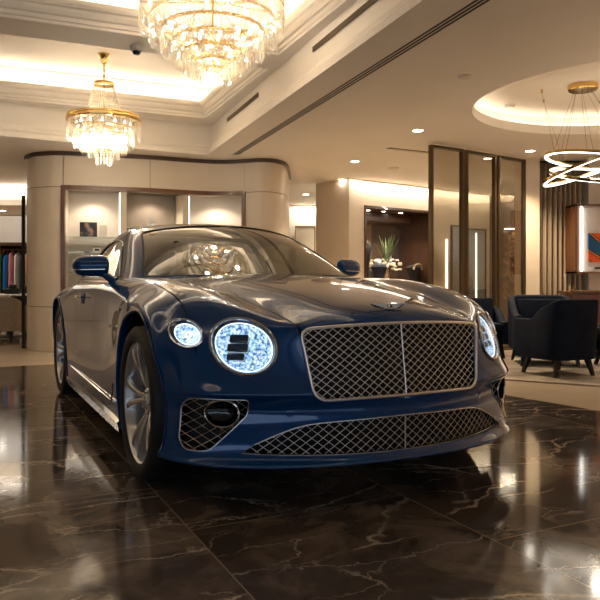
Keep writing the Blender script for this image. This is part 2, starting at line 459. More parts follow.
# the crisp line running back along the top of the wing
B2 = [(.824,-.55),(.828,-.42),(.824,-.13),(.815,.2),(.807,.5),(.798,.76),(.76,.90)]
gapB = BS.inv(strip(resample(spline2(B2, 6), .03, False), .0055), (0, 1), (12.5, 22.5, 5.6, 8.2))
loops = [gl, ll, hl, sl, il, gapA, gapD, gapB]
UV, F, mem = cutmesh(BS, loops, [afl, arl])
cen = UV[F].mean(1); C3 = BS.ev(cen[:, 0], cen[:, 1])
inarch = ((np.hypot(C3[:, 1], C3[:, 2]-.372) < ARF) & (cen[:, 1] > 7) & (cen[:, 0] < 24)) | ((np.hypot(C3[:, 1]-2.851, C3[:, 2]-.372) < ARR) & (cen[:, 1] > 8) & (cen[:, 0] > 24))
# opening under the glasshouse
GH = [(-.1,.50),(.33,.54),(.60,.72),(.69,.88),(.745,1.02),(.765,1.3),(.77,2.6),(.70,3.0),(.55,3.25),(.3,3.35),(-.1,3.37)]
ingh = inpoly(C3[:, :2], GH) & (cen[:, 1] < 7.2) & (cen[:, 0] > 17)
openings = inarch | ingh | mem[0] | mem[1] | mem[2] | mem[3] | mem[4]
gaps = mem[5] | mem[6] | mem[7]
# black sheet added behind the skin so every gap reads as shade
emit_part(BS, UV, F[~openings], 'gap_shade_shell', BLACK, car, 0, off=-.022)
solid = ~openings & ~gaps
comp = components(F[solid], len(UV)); Fs = F[solid]; cs = C3[solid]
for k in np.unique(comp):
    m = comp == k; c = cs[m]
    if m.sum() < 30: continue
    if c[:, 1].max() < 1.2 and c[:, 0].min() < .1: emit_part(BS, UV, Fs[m], 'hood', PAINT, car, 0)
    elif c[:, 0].min() > .5:
        for sd in (-1, 1):
            d = emit_part(BS, UV, Fs[m], 'door', PAINT, car, sd)
            if sd < 0: door_r = d
            else: door_l = d
    else: body = emit_part(BS, UV, Fs[m], 'body', PAINT, car, 0)
# returns of the openings
def strips(loop, depth, mat=BLACK, closed=True, inward=None):
    uv = np.array(loop); P, du, dv = BS.ev(uv[:, 0], uv[:, 1], True); N = np.cross(dv, du); N /= np.linalg.norm(N, axis=1)[:, None]
    D = P-N*depth if inward is None else P+np.array(inward)[None]*depth
    n = len(P); return list(P), list(D), [(i, (i+1) % n, n+(i+1) % n, n+i) for i in range(n if closed else n-1)]
rt = MB()
for lp, dp, cl, inw in ((gl[1:-1], .09, False, (0,1,0)), (ll[1:-1], .12, False, (0,1,0)), (il, .10, True, (-.25,1,0)), (hl, .05, True, (-.2,1,0)), (sl, .04, True, (-.5,.8,0))):
    a, b, f = strips(lp, dp, closed=cl, inward=inw); V = a+b
    rt.add(V, f); rt.add([(-v[0], v[1], v[2]) for v in V], [q[::-1] for q in f])
rt.build('opening_returns', BLACK, car)
# wheel arch lips, painted, and liners
for al, wc in ((afl, 0.), (arl, 2.851)):
    uv = np.array(al); P = BS.ev(uv[:, 0], uv[:, 1]); n = len(P); rings = []
    for dr, dx in ((.0, .0), (.004, .006), (-.006, .008), (-.014, .0), (-.014, -.03)):
        ring = []
        for p in P:
            a = math.atan2(p[2]-.372, p[1]-wc); ring.append((p[0]+dx, p[1]+math.cos(a)*dr, p[2]+math.sin(a)*dr))
        rings.append(ring)
    V = [v for r_ in rings for v in r_]; Fq = [(k*n+i, k*n+i+1, (k+1)*n+i+1, (k+1)*n+i) for k in range(4) for i in range(n-1)]
    for sg in (1, -1): MB().add([(sg*v[0], v[1], v[2]) for v in V], [q[::sg] for q in Fq]).build('wheel_arch_lip', PAINT, car)
    T = np.linspace(-.2*PI, 1.2*PI, 40); V = []; Fq = []
    for x in (.925, .55):
        V += [(x, wc+.455*math.cos(t), .372+.455*math.sin(t)) for t in T]
    Fq = [(i, i+1, 41+i, 40+i) for i in range(39)]; Fq = [(i, i+1, 40+i+1, 40+i) for i in range(39)]
    V.append((.55, wc, .30)); c0 = len(V)-1; Fq += [(40+i, 40+i+1, c0) for i in range(39)]
    for sg in (1, -1): MB().add([(sg*v[0], v[1], v[2]) for v in V], Fq).build('wheel_arch_liner', BLACK, car)
# floor pan so nothing shows from beneath
fp = MB()
fp.box(-.50, .50, -.72, 3.6, .17, .20); fp.box(-.88, .88, .50, 2.36, .16, .19)
fp.box(-.42, .42, -.62, -.50, .2, .7)
fp.build('floor_pan', BLACK, car)

# ---------------------------------------------------------------- glasshouse
GR = [
 [(0,.47,.982),(.33,.52,.982),(.68,.75,.98),(.765,.88,.975),(.81,1.02,.965),(.84,1.15,.945)],
 [(0,.745,1.130),(.32,.79,1.125),(.635,.945,1.090),(.735,1.03,1.055),(.79,1.14,1.01),(.835,1.27,.950)],
 [(0,1.03,1.266),(.31,1.07,1.256),(.580,1.20,1.207),(.690,1.27,1.165),(.765,1.33,1.07),(.83,1.42,.955)],
 [(0,1.32,1.352),(.30,1.36,1.340),(.535,1.46,1.305),(.655,1.51,1.258),(.735,1.55,1.12),(.825,1.58,.96)],
 [(0,1.62,1.390),(.30,1.64,1.38),(.520,1.70,1.35),(.632,1.73,1.298),(.715,1.75,1.15),(.825,1.76,.96)],
 [(0,1.95,1.405),(.30,1.95,1.396),(.515,1.95,1.366),(.625,1.95,1.312),(.71,1.95,1.16),(.825,1.95,.96)],
 [(0,2.3,1.393),(.30,2.3,1.384),(.51,2.3,1.354),(.615,2.3,1.30),(.705,2.3,1.15),(.825,2.3,.96)],
 [(0,2.65,1.345),(.29,2.65,1.336),(.50,2.65,1.305),(.60,2.64,1.252),(.70,2.62,1.12),(.82,2.6,.955)],
 [(0,2.95,1.26),(.28,2.95,1.252),(.48,2.94,1.22),(.59,2.92,1.17),(.70,2.89,1.07),(.805,2.86,.95)],
 [(0,3.2,1.15),(.27,3.2,1.145),(.45,3.19,1.115),(.575,3.17,1.07),(.685,3.13,1.01),(.78,3.08,.93)],
 [(0,3.42,1.02),(.25,3.42,1.01),(.42,3.41,.99),(.54,3.39,.965),(.63,3.34,.935),(.70,3.28,.89)],
 [(0,3.52,.92),(.23,3.52,.91),(.38,3.51,.90),(.49,3.48,.885),(.57,3.43,.87),(.62,3.37,.84)]]
GS = Surf(np.array(GR, float), 1)
ws = rpoly([(.1,0),(.1,2.42),(3.12,2.32),(3.12,0)], [.0,.25,.35,0], 6)
ws = resample(ws, .12)
rw = resample(rpoly([(6.9,0),(6.9,2.2),(9.9,2.2),(9.9,0)], [0,.3,.3,0], 6), .12)
DLO = [(1.10,.985),(1.22,1.045),(1.36,1.115),(1.52,1.190),(1.68,1.238),(1.86,1.262),(2.08,1.262),(2.3,1.242),(2.5,1.195),(2.66,1.130),(2.78,1.055),(2.82,.992)]
dl = spline2(DLO, 4)+[np.array(p) for p in ((2.4,.985),(2.0,.983),(1.6,.983),(1.3,.983))]
dlv = GS.inv(resample(dl, .04), (1, 2), (.3, 10, 3.02, 5))
gU, gF, gm = cutmesh(GS, [ws, rw, dlv], [], 6, 6)
gsolid = ~(gm[0] | gm[1] | gm[2])
emit_part(GS, gU, gF[gsolid], 'roof', PAINT, car, 0)
def schlick(nt, f0):
    """reflectance of a thin pane, the same from both sides"""
    lw = nt.nodes.new('ShaderNodeLayerWeight'); lw.inputs['Blend'].default_value = .5
    p = nt.nodes.new('ShaderNodeMath'); p.operation = 'POWER'; p.inputs[1].default_value = 4.2; nt.links.new(lw.outputs['Facing'], p.inputs[0])
    m = nt.nodes.new('ShaderNodeMath'); m.operation = 'MULTIPLY_ADD'; m.inputs[1].default_value = 1-f0; m.inputs[2].default_value = f0; nt.links.new(p.outputs[0], m.inputs[0])
    return m.outputs[0]
def glass_mat(name, tint, f0=.06, rough=.0):
    m = bpy.data.materials.new(name); m.use_nodes = True; nt = m.node_tree; nt.nodes.clear()
    o = nt.nodes.new('ShaderNodeOutputMaterial'); mx = nt.nodes.new('ShaderNodeMixShader')
    t = nt.nodes.new('ShaderNodeBsdfTransparent'); g = nt.nodes.new('ShaderNodeBsdfGlossy')
    t.inputs['Color'].default_value = (*tint, 1); g.inputs['Roughness'].default_value = rough
    g.inputs['Color'].default_value = (1, 1, 1, 1)
    nt.links.new(schlick(nt, f0), mx.inputs[0]); nt.links.new(t.outputs[0], mx.inputs[1]); nt.links.new(g.outputs[0], mx.inputs[2]); nt.links.new(mx.outputs[0], o.inputs[0])
    return m
CARGLASS = glass_mat('tinted_car_glass', (.36,.37,.33), .13)
emit_part(GS, gU, gF[gm[0]], 'windscreen', CARGLASS, car, 0, off=-.004)
emit_part(GS, gU, gF[gm[1]], 'rear_window', CARGLASS, car, 0, off=-.004)
for sd in (-1, 1): emit_part(GS, gU, gF[gm[2]], 'side_window', CARGLASS, car, sd, off=-.006)
# rubber border of the windscreen
def seal(S, loop, wd, inn, name, mat, side=0, close=True, r=.006, out=0.):
    uv = np.array(loop); P, du, dv = S.ev(uv[:, 0], uv[:, 1], True); N = np.cross(dv, du); N /= np.linalg.norm(N, axis=1)[:, None]
    P = P+N*out; m = MB()
    if side in (0, 1): m.tube(P, r, 6, closed=close)
    if side in (0, -1): m.tube([(-p[0], p[1], p[2]) for p in P], r, 6, closed=close)
    return m.build(name, mat, car)
wsl = [p for p in ws if p[1] > .02]; 
seal(GS, wsl, 0, 0, 'windscreen_seal', BLACK, 0, close=False, r=.007, out=-.003)
for sd in (-1, 1):
    seal(GS, dlv, 0, 0, 'window_trim', GBLACK, sd, r=.006)
    uvb = GS.inv([(y, .976) for y in np.linspace(1.14, 2.80, 24)], (1, 2), (.3, 10, 3.3, 5)); P = GS.ev(np.array(uvb)[:, 0], np.array(uvb)[:, 1])
    MB().tube([(sd*p[0]+sd*.004, p[1], p[2]) for p in P], .007, 6).build('beltline_trim', CHROME, car)
# ---------------------------------------------------------------- grilles
def clip_segs(a, b, poly):
    """pieces of segment ab inside polygon"""
    a = np.array(a, float); b = np.array(b, float); ts = [0, 1]; d = b-a; n = len(poly)
    for i in range(n):
        p = np.array(poly[i]); q = np.array(poly[(i+1) % n]); e = q-p; den = d[0]*e[1]-d[1]*e[0]
        if abs(den) < 1e-12: continue
        w = p-a; t = (w[0]*e[1]-w[1]*e[0])/den; s_ = (w[0]*d[1]-w[1]*d[0])/den
        if 0 < t < 1 and 0 <= s_ <= 1: ts.append(t)
    ts.sort(); out = []
    for t0, t1 in zip(ts, ts[1:]):
        m = a+d*(t0+t1)/2
        if t1-t0 > 1e-6 and inpoly(np.array([m]), poly)[0]: out.append((a+d*t0, a+d*t1))
    return out
def lattice(poly, px, pz, c=(0, 0)):
    xs = [p[0] for p in poly]; zs = [p[1] for p in poly]; x0, x1, z0, z1 = min(xs), max(xs), min(zs), max(zs)
    sl = pz/px; out = []; n = int((x1-x0)/px+(z1-z0)/pz)+3
    for fam in (1, -1):
        fs = []
        for k in range(-n, n+1):
            # z - c1 = fam*sl*(x-c0-k*px)
            xa, xb = x0-.01, x1+.01
            a = (xa, c[1]+fam*sl*(xa-c[0]-k*px)); b = (xb, c[1]+fam*sl*(xb-c[0]-k*px))
            fs += clip_segs(a, b, poly)
        out.append(fs)
    return out
def wires(poly, px, pz, yf, r, name, mat, parent, c=(0,0), step=.03, flip=False, dy=(0, .0022), xs=1):
    m = MB()
    for fam, segs in enumerate(lattice(poly, px, pz, c)):
        for a, b in segs:
            k = max(1, int(np.linalg.norm(b-a)/step)); Q = [a+(b-a)*t/k for t in range(k+1)]
            m.tube([(xs*q[0], yf(q[0], q[1])+dy[fam], q[1]) for q in Q], r, 6, cap=False)
    return m.build(name, mat, parent, sharp=80)
gy = lambda x, z: -.857-.041*((.774-z)/.296)+.27*x*x
chrome_loop = [(x, gy(x, z)-.008, z) for x, z in grille_loop2]
gsur = MB().tube(chrome_loop, .0068, 10, closed=True).build('grille_surround', GCHROME, car)
gin = [(x*.985, .616+(z-.616)*.975) for x, z in grille_loop2]
wires(gin, .0425, .0325, lambda x, z: gy(x, z)+.004, .0021, 'grille_mesh', GCHROME, car, c=(0, .616))
MB().tube([(0, gy(0, z)-.005-.012*math.sin((z-.47)/.31*PI)*0, z) for z in np.linspace(.474, .780, 12)], .0036, 8).build('grille_centre_bar', GCHROME, car)
# dark cavity behind the mesh
cav = MB(); cav.add([(x*1.06, gy(x, z)+.07, .616+(z-.616)*1.06) for x, z in grille_loop2], [tuple(range(len(grille_loop2)))]); cav.build('grille_cavity', BLACK, car)
# lower grille
lgx = np.linspace(-.70, .70, 25)
_ly = BS.inv([(abs(x), .30) for x in lgx], (0, 2), (3, 8, 0, 9)); _lyv = [float(BS.ev(u, v)[1]) for u, v in _ly]
ly = lambda x, z: float(np.interp(x, lgx, _lyv))+.010
lowin = [(x*.99, .31+(z-.31)*.97) for x, z in lower_loop2]
wires(lowin, .046, .036, lambda x, z: ly(x, z)+.006, .0016, 'lower_grille_mesh', GCHROME, car, c=(0, .31))
MB().tube([(x, ly(x, z)-.009, z) for x, z in lower_loop2], .0028, 6, closed=True).build('lower_grille_frame', GCHROME, car)
MB().tube([(0, ly(0, z)-.006, z) for z in np.linspace(.24, .383, 6)], .003, 6).build('lower_grille_bar', GCHROME, car)
cav = MB(); cav.add([(x*1.03, ly(x, z)+.11, .31+(z-.31)*1.15) for x, z in lower_loop2], [tuple(range(len(lower_loop2)))]); cav.build('lower_cavity', BLACK, car)
# side intakes with their round bores
iP = BS.ev(np.array(il)[:, 0], np.array(il)[:, 1])
A_ = np.c_[iP[:, 0], iP[:, 2], iP[:, 0]**2, np.ones(len(iP))]; co = np.linalg.lstsq(A_, iP[:, 1], rcond=None)[0]
iy = lambda x, z: float(co@[x, z, x*x, 1])
ipoly = [(p[0], p[2]) for p in iP]
HC, HA, HB = (.752, .414), .060, .056
hole = ellipse(*HC, HA, HB, 32)
for sg in (-1, 1):
    m = MB()
    for fam, segs in enumerate(lattice(ipoly, .052, .040, (.74, .30))):
        for a, b in segs:
            k = max(2, int(np.linalg.norm(b-a)/.012)); Q = [a+(b-a)*t/k for t in range(k+1)]; run = []
            for q in Q+[None]:
                ins = q is not None and ((q[0]-HC[0])/HA)**2+((q[1]-HC[1])/HB)**2 > 1
                if ins: run.append((sg*q[0], iy(*q)+.010+fam*.002, q[1]))
                else:
                    if len(run) > 1: m.tube(run, .0017, 5, cap=False)
                    run = []
    it = m.build('intake_mesh', GCHROME, car)
    MB().tube([(sg*p[0], p[1]+.001, p[2]) for p in iP], .0030, 6, closed=True).build('intake_frame', GCHROME, it)
    m = MB(); hp = [(sg*x, iy(x, z)+.004, z) for x, z in hole]
    m.tube(hp, .0045, 8, closed=True).build('bore_ring', CHROME, it)
    m = MB(); V = []; 
    for q, dd in ((1, 0), (.93, .03), (.80, .07), (.3, .085)): V += [(sg*(HC[0]+(x-HC[0])*q-dd*.3), iy(x, z)*q+(1-q)*iy(*HC)+.004+dd, HC[1]+(z-HC[1])*q) for x, z in hole]
    n = 32; m.add(V, [(k*n+i, k*n+(i+1) % n, (k+1)*n+(i+1) % n, (k+1)*n+i) for k in range(3) for i in range(n)]+[tuple(range(3*n, 4*n))])
    m.build('intake_bore', GBLACK, it)
    m = MB(); m.add([(sg*(.74+(p[0]-.74)*1.05)-sg*.02, p[1]+.095, .35+(p[2]-.35)*1.05) for p in iP], [tuple(range(len(iP)))]); m.build('intake_cavity', BLACK, it)
# lip chrome highlight is the painted splitter of the body; a thin black strip sits below
# ---------------------------------------------------------------- lamps
def lamp_mat():
    m = bpy.data.materials.new('lit_crystal_reflector'); m.use_nodes = True; nt = m.node_tree; b = nt.nodes['Principled BSDF']
    tc = nt.nodes.new('ShaderNodeTexCoord'); v = nt.nodes.new('ShaderNodeTexVoronoi'); v.inputs['Scale'].default_value = 85; v.feature = 'F1'
    n = nt.nodes.new('ShaderNodeTexNoise'); n.inputs['Scale'].default_value = 75; n.inputs['Detail'].default_value = 3
    nt.links.new(tc.outputs['Object'], v.inputs['Vector']); nt.links.new(tc.outputs['Object'], n.inputs['Vector'])
    r = nt.nodes.new('ShaderNodeValToRGB'); r.color_ramp.elements[0].position = .36; r.color_ramp.elements[1].position = .62
    r.color_ramp.elements[0].color = (.01,.07,.20,1); r.color_ramp.elements[1].color = (.75,.90,1,1)
    e = r.color_ramp.elements.new(.48); e.color = (.28,.50,.80,1)
    mx = nt.nodes.new('ShaderNodeMix'); mx.data_type = 'RGBA'; mx.blend_type = 'OVERLAY'; mx.inputs[0].default_value = .5
    nt.links.new(n.outputs['Fac'], r.inputs['Fac']); nt.links.new(r.outputs['Color'], mx.inputs[6]); nt.links.new(v.outputs['Color'], mx.inputs[7])
    bw = nt.nodes.new('ShaderNodeMix'); bw.data_type = 'RGBA'; bw.inputs[0].default_value = .75
    nt.links.new(mx.outputs[2], bw.inputs[6]); nt.links.new(r.outputs['Color'], bw.inputs[7])
    nt.links.new(bw.outputs[2], b.inputs['Emission Color']); b.inputs['Emission Strength'].default_value = .5
    b.inputs['Base Color'].default_value = (.25,.35,.45,1); b.inputs['Metallic'].default_value = .8; b.inputs['Roughness'].default_value = .15
    bp = nt.nodes.new('ShaderNodeBump'); bp.inputs['Strength'].default_value = .8; nt.links.new(v.outputs['Distance'], bp.inputs['Height']); nt.links.new(bp.outputs['Normal'], b.inputs['Normal'])
    return m
LAMP = lamp_mat(); HOT = emat('lamp_glow', (.72,.88,1), 1.1); NAVY = pmat('lamp_bezel', (.003,.012,.035), .25, coat=.5)
LENS = pmat('projector_lens', (.02,.06,.10), .05, .3, coat=1)
def lampunit(loop, C, a, b, name, small, sg):
    uv = np.array(loop); P, du, dv = BS.ev(uv[:, 0], uv[:, 1], True); c = P.mean(0)
    U, Sg, Vt = np.linalg.svd(P-c); nrm = Vt[2]; nrm = nrm if nrm[1] < 0 else -nrm
    if not small: nrm = nrm/np.linalg.norm(nrm)
    mir = lambda q: (sg*q[0], q[1], q[2])
    root = MB().tube([mir(p+nrm*.004) for p in P], .0072 if not small else .005, 8, closed=True).build(name, CHROME, car)
    n = len(P)
    def ring(f, d): return [mir(c+(p-c)*f+nrm*d) for p in P]
    # dark bezel just inside the ring
    V = ring(.985, .004)+ring(.885 if not small else .76, -.010)
    MB().add(V, [(i, (i+1) % n, n+(i+1) % n, n+i) for i in range(n)]).build('bezel', NAVY, root)
    V = []; prof = [(.885,-.010),(.80,-.024),(.62,-.036),(.40,-.044),(.16,-.048)] if not small else [(.76,-.010),(.6,-.02),(.4,-.028),(.2,-.031)]
    for f, d in prof: V += ring(f, d)
    k = len(prof); MB().add(V, [(j*n+i, j*n+(i+1) % n, (j+1)*n+(i+1) % n, (j+1)*n+i) for j in range(k-1) for i in range(n)]+[tuple(range((k-1)*n, k*n))]).build('crystal_reflector', LAMP, root)
    MB().tube(ring(.865 if not small else .74, -.008), .0018, 6, closed=True).build('light_ring', HOT, root)
    # frame directions
    nn = Vector(nrm); ex = nn.cross(Vector((0,0,1))).normalized(); ex = ex if ex.x > 0 else -ex; ez = Vector((0,0,1)); ez = (ez-nn*ez.dot(nn)).normalized()
    def pt(x, z, d): return mir(np.array(Vector(c)+ex*x+ez*z+nn*d))
    if small:
        m = MB(); 
        for q in range(9):
            t = 2*PI*q/9; m.tube([pt(.012*math.cos(t), .012*math.sin(t), -.02), pt(.012*math.cos(t), .012*math.sin(t), -.014)], .0042, 6)
        m.build('led_cluster', HOT, root)
        m = MB(); V = ring(.72, -.012)+ring(.5, -.016)
    else:
        for (x0, x1, z0, z1) in ((-.066,.016,.020,.056),(-.072,.018,-.020,.016),(-.070,.006,-.056,-.027)):
            # square projector barrel with a glass front, tapered corners
            poly = rpoly([(x0, z0), (x1, z0), (x1, z1), (x0, z1)], .008, 3); k = len(poly)
            V = [pt(-x, z, -.040) for x, z in poly]+[pt(-x, z, -.012) for x, z in poly]
            cx, cz = (x0+x1)/2, (z0+z1)/2
            V += [pt(-(cx+(x-cx)*.86), cz+(z-cz)*.82, -.015) for x, z in poly]
            MB().add(V, [(i, (i+1) % k, k+(i+1) % k, k+i) for i in range(k)]+[(k+i, k+(i+1) % k, 2*k+(i+1) % k, 2*k+i) for i in range(k)]+[tuple(range(2*k, 3*k))]).build('projector', LENS, root)
        m = MB(); m.tube([pt(.070, -.024, -.010), pt(.0, -.024, -.010), pt(-.020, -.024, -.010)], .0022, 6).build('projector_divider', CHROME, root)
    # clear cover, gently domed
    V = []
    for f, d in ((.99, .004), (.8, .010), (.5, .015), (.2, .017)): V += ring(f, d)
    MB().add(V, [(j*n+i, j*n+(i+1) % n, (j+1)*n+(i+1) % n, (j+1)*n+i) for j in range(3) for i in range(n)]+[tuple(range(3*n, 4*n))]).build('lamp_cover', LAMPGLASS, root)
    return root
LAMPGLASS = glass_mat('lamp_glass', (.95,.98,1.), .03)
for sg in (-1, 1):
    lampunit(hl, HL_C, HL_A, HL_B, 'headlight', False, sg)
    lampunit(sl, SL_C, SL_A, SL_B, 'outer_light', True, sg)

# ---------------------------------------------------------------- wheels
def make_wheel():
    # local frame: axle along x, outer face towards +x, centre at the origin
    Mx = Matrix.Rotation(PI/2, 4, 'Y')
    rim = MB()
    rim.lathe([(.291,-.125),(.300,-.118),(.298,-.100),(.283,-.08),(.276,0),(.276,.055),(.281,.095),(.290,.108),(.297,.113),(.300,.110),(.300,.118),(.292,.120),(.286,.114),(.278,.100),(.270,.055),(.268,-.06),(.285,-.12)], 72, Mx, closed=True)
    w = rim.build('wheel', ALLOY, None, sharp=40)
    t = MB(); t.lathe([(.292,-.122),(.325,-.134),(.352,-.132),(.367,-.118),(.3715,-.07),(.372,0),(.3715,.07),(.367,.118),(.352,.132),(.325,.136),(.300,.128),(.292,.121)], 72, Mx, closed=True)
    t.build('tyre', RUBBER, w, sharp=50)
    bar = MB(); bar.lathe([(.272,-.118),(.262,-.05),(.255,.0),(.19,.004),(.07,.01)], 48, Mx, cap=False); bar.build('wheel_barrel', DARKALLOY, w)
    d = MB(); d.lathe([(.20,-.02),(.20,.012),(.08,.012),(.08,-.02)], 48, Mx, closed=True); d.build('brake_disc', pmat('brake_steel', (.25,.25,.25), .3, .9) if 'brake_steel' not in bpy.data.materials else bpy.data.materials['brake_steel'], w)
    # ten slim blades in five pairs, bowed outward from the hub to the rim
    for k in range(5):
        for s in (-1, 1):
            a0 = PI/2+2*PI*k/5+s*.10; a1 = PI/2+2*PI*k/5+s*.235
            m = MB(); V = []; N_ = 9
            for i in range(N_):
                q = i/(N_-1); r = .048+(.279-.048)*q; a = a0+(a1-a0)*q**.8
                x = .062+.052*math.sin(q*PI*.55)*1.0; wd = .0135+.004*q; dep = .034-.012*q
                c, s2 = math.cos(a), math.sin(a); ty, tz = -s2, c; cy, cz = r*c, r*s2
                for (f, dx) in ((-1, -dep), (-1, -.006), (-.45, 0), (.45, 0), (1, -.006), (1, -dep)):
                    V.append((x+dx, cy+ty*wd*f, cz+tz*wd*f))
            F_ = [(i*6+j, i*6+(j+1) % 6, (i+1)*6+(j+1) % 6, (i+1)*6+j) for i in range(N_-1) for j in range(6)]
            F_ += [tuple(range(6))[::-1], tuple((N_-1)*6+j for j in range(6))]
            m.add(V, F_).build('spoke', ALLOY, w, sharp=28)
    h = MB(); h.lathe([(.075,.02),(.078,.055),(.062,.072),(.046,.078),(.040,.074),(.036,.080),(.030,.084),(.0,.087)], 32, Mx); h.build('hub', ALLOY, w)
    c = MB(); c.lathe([(.026,.084),(.026,.090),(.022,.092),(.0,.093)], 24, Mx).build('hub_cap', CHROME, w)
    for k in range(5):
        a = 2*PI*(k+.5)/5+PI/2; Mk = Matrix.Translation((0, .055*math.cos(a), .055*math.sin(a))) @ Mx
        MB().lathe([(.008,.05),(.008,.082),(.006,.085),(0,.085)], 6, Mk).build('lug_nut', CHROME, w)
    return w
wheel = make_wheel(); wheel.parent = car
first = True
for sx, wy, rx in ((-1, 0, .3), (1, 0, 1.1), (-1, 2.851, .5), (1, 2.851, .2)):
    w = wheel if first else copy_tree(wheel, car); first = False
    w.location = (sx*.829, wy, .372)
    w.rotation_euler = (rx, 0, 0) if sx > 0 else (rx, 0, PI)
    w['label'] = 'silver alloy wheel with black tyre'
# ---------------------------------------------------------------- mirrors
for sg in (-1, 1):
    V = []; NU, NV = 14, 20
    # shell: superellipse sections along its width
    for i in range(NU+1):
        q = i/NU; x = .858+.218*q
        hh = .070*(max(0, 1-((q-.30)/.72)**4) if q > .3 else 1-.25*((.3-q)/.3)**2)**.5 if q < .999 else .004
        dd = .078*(max(.0, 1-((q-.25)/.77)**3) if q > .25 else 1)**.5 if q < .999 else .004
        zc = 1.060-.004*q; yc = 1.22+.05*q
        for k in range(NV):
            t = 2*PI*k/NV; c, s2 = math.cos(t), math.sin(t)
            y = yc + (dd*c if c < 0 else .035*c); z = zc+hh*math.copysign(abs(s2)**.85, s2)
            V.append((sg*x, y, z))
    Fq = [(i*NV+k, i*NV+(k+1) % NV, (i+1)*NV+(k+1) % NV, (i+1)*NV+k) for i in range(NU) for k in range(NV)]+[tuple(range(NV)), tuple(NU*NV+k for k in range(NV))]
    mr = MB().add(V, Fq).build('wing_mirror', PAINT, car, sharp=60)
    md = mr.modifiers.new('s', 'SUBSURF'); md.levels = md.render_levels = 1
    # chrome line round the shell and black lower half
    L = []; 
    for i in range(2, NU+1):
        q = i/NU; dd = .078*(max(.0, 1-((q-.25)/.77)**3) if q > .25 else 1)**.5 if q < .999 else .004
        L.append((sg*(.858+.218*q), 1.22+.05*q-dd*.97-.001, 1.036-.004*q))
    MB().tube(L, .0035, 6).build('mirror_chrome_line', CHROME, mr)
    MB().add([(sg*x, y, z) for x, y, z in ((.875,1.258,1.112),(1.05,1.285,1.105),(1.065,1.288,1.04),(1.04,1.285,1.008),(.885,1.258,1.003))], [(0,1,2,3,4)]).build('mirror_glass', CHROME, mr, smooth=False)
    MB().tube([(sg*.825,1.14,.955),(sg*.850,1.17,.975),(sg*.885,1.20,1.005),(sg*.925,1.215,1.02)], [.030,.026,.025,.03], 10).build('mirror_stalk', PAINT, mr)
    # door handle
    dr = door_r if sg < 0 else door_l
    hd = MB(); P = []
    for q in np.linspace(0, 1, 9): P.append((sg*(.958+.016*math.sin(q*PI)), 1.66+.24*q, .845+.004*q))
    hd.tube(P, [.006,.011,.012,.012,.012,.012,.012,.011,.006], 8).build('door_handle', CHROME, dr)
    MB().lathe([(.045,0),(.044,.004),(0,.005)], 24, Matrix.Translation((sg*.944, 1.77, .838)) @ Matrix.Rotation(sg*PI/2, 4, 'Y')).build('handle_cup', PAINT, dr)
    # bright sill strips
    S_ = [(sg*(.957-.004*abs(q-.5)), .56+1.62*q, .285+.02*q) for q in np.linspace(0, 1, 16)]
    MB().tube(S_, .0065, 6).build('sill_trim', CHROME, car)
    MB().tube([(sg*.966, .50, .40), (sg*.968, .52, .33), (sg*.965, .56, .288)], .005, 6).build('fender_trim', CHROME, car)
    # black sill under the doors
    MB().add([(sg*x, y, z) for y in (.44, 2.42) for x, z in ((.90,.125),(.945,.135),(.958,.19),(.93,.215),(.88,.20))], [(i, (i+1) % 5, 5+(i+1) % 5, 5+i) for i in range(5)]+[(0,1,2,3,4),(9,8,7,6,5)]).build('sill', GBLACK, car)
    # fender emblem: a small winged shape
    e = MB(); e.tube([(sg*.9565,.60,.70),(sg*.959,.63,.703),(sg*.957,.70,.705)], [.002,.010,.002], 8); e.build('fender_emblem', CHROME, car)
# ---------------------------------------------------------------- bonnet emblem: wings, oval and B
def deckz(x, y):
    u, v = BS.inv([(abs(x), y)], (0, 1), (12, 20, 0, 5))[0]; return float(BS.ev(u, v)[2])
em = MB()
zc = deckz(0, -.775); zf = deckz(0, -.80); zb = deckz(0, -.74); slope = math.atan2(zb-zf, .06)
EM = Matrix.Translation((0, -.772, zc+.013)) @ Matrix.Rotation(slope+.55, 4, 'X')
em.prism(ellipse(0, 0, .019, .0125, 24), 0, .005, EM)
for sg in (-1, 1):
    for k in range(4):
        L_ = .080-.016*k; y0 = .011-.0062*k
        em.prism([(sg*x, y) for x, y in ((.012, y0+.002),(L_, y0+.0045-.001*k),(L_+.004, y0+.001-.001*k),(.012, y0-.0035))][::sg], 0, .0055, EM)
emb = em.build('bonnet_emblem', pmat('emblem_silver', (.95,.94,.92), .3, .0), car)
bk_ = MB()
for sg in (-1, 1): bk_.prism([(sg*x, y) for x, y in ((0,.011),(.040,.013),(.090,.017),(.072,.003),(.042,-.008),(.018,-.013),(0,-.017))][::sg], -.004, .0006, EM)
bk_.build('emblem_backing', pmat('emblem_dark', (.02,.02,.02), .5, .0), emb)
MB().prism(ellipse(0, 0, .0155, .0095, 24), .0048, .0056, EM).build('emblem_field', GBLACK, emb)
b_ = MB(); b_.tube([tuple(EM @ Vector(p)) for p in ((-.004,-.007,.0066),(-.004,.007,.0066))], .0016, 5)
for yc in (.0035, -.0035):
    b_.tube([tuple(EM @ Vector((-.004+.0085*math.sin(t), yc+.0035*math.cos(t), .0062))) for t in np.linspace(0, PI, 9)], .0013, 5)
b_.build('emblem_letter', CHROME, emb)
# two fine raised lines on the bonnet, meeting behind the emblem
rl = MB()
for sg in (-1, 1):
    P = []
    for q in np.linspace(0, 1, 14):
        y = -.735+1.1*q; x = .035+.16*q**.9; P.append((sg*x, y, deckz(x, y)+.0005))
    rl.tube(P, .0016, 5)
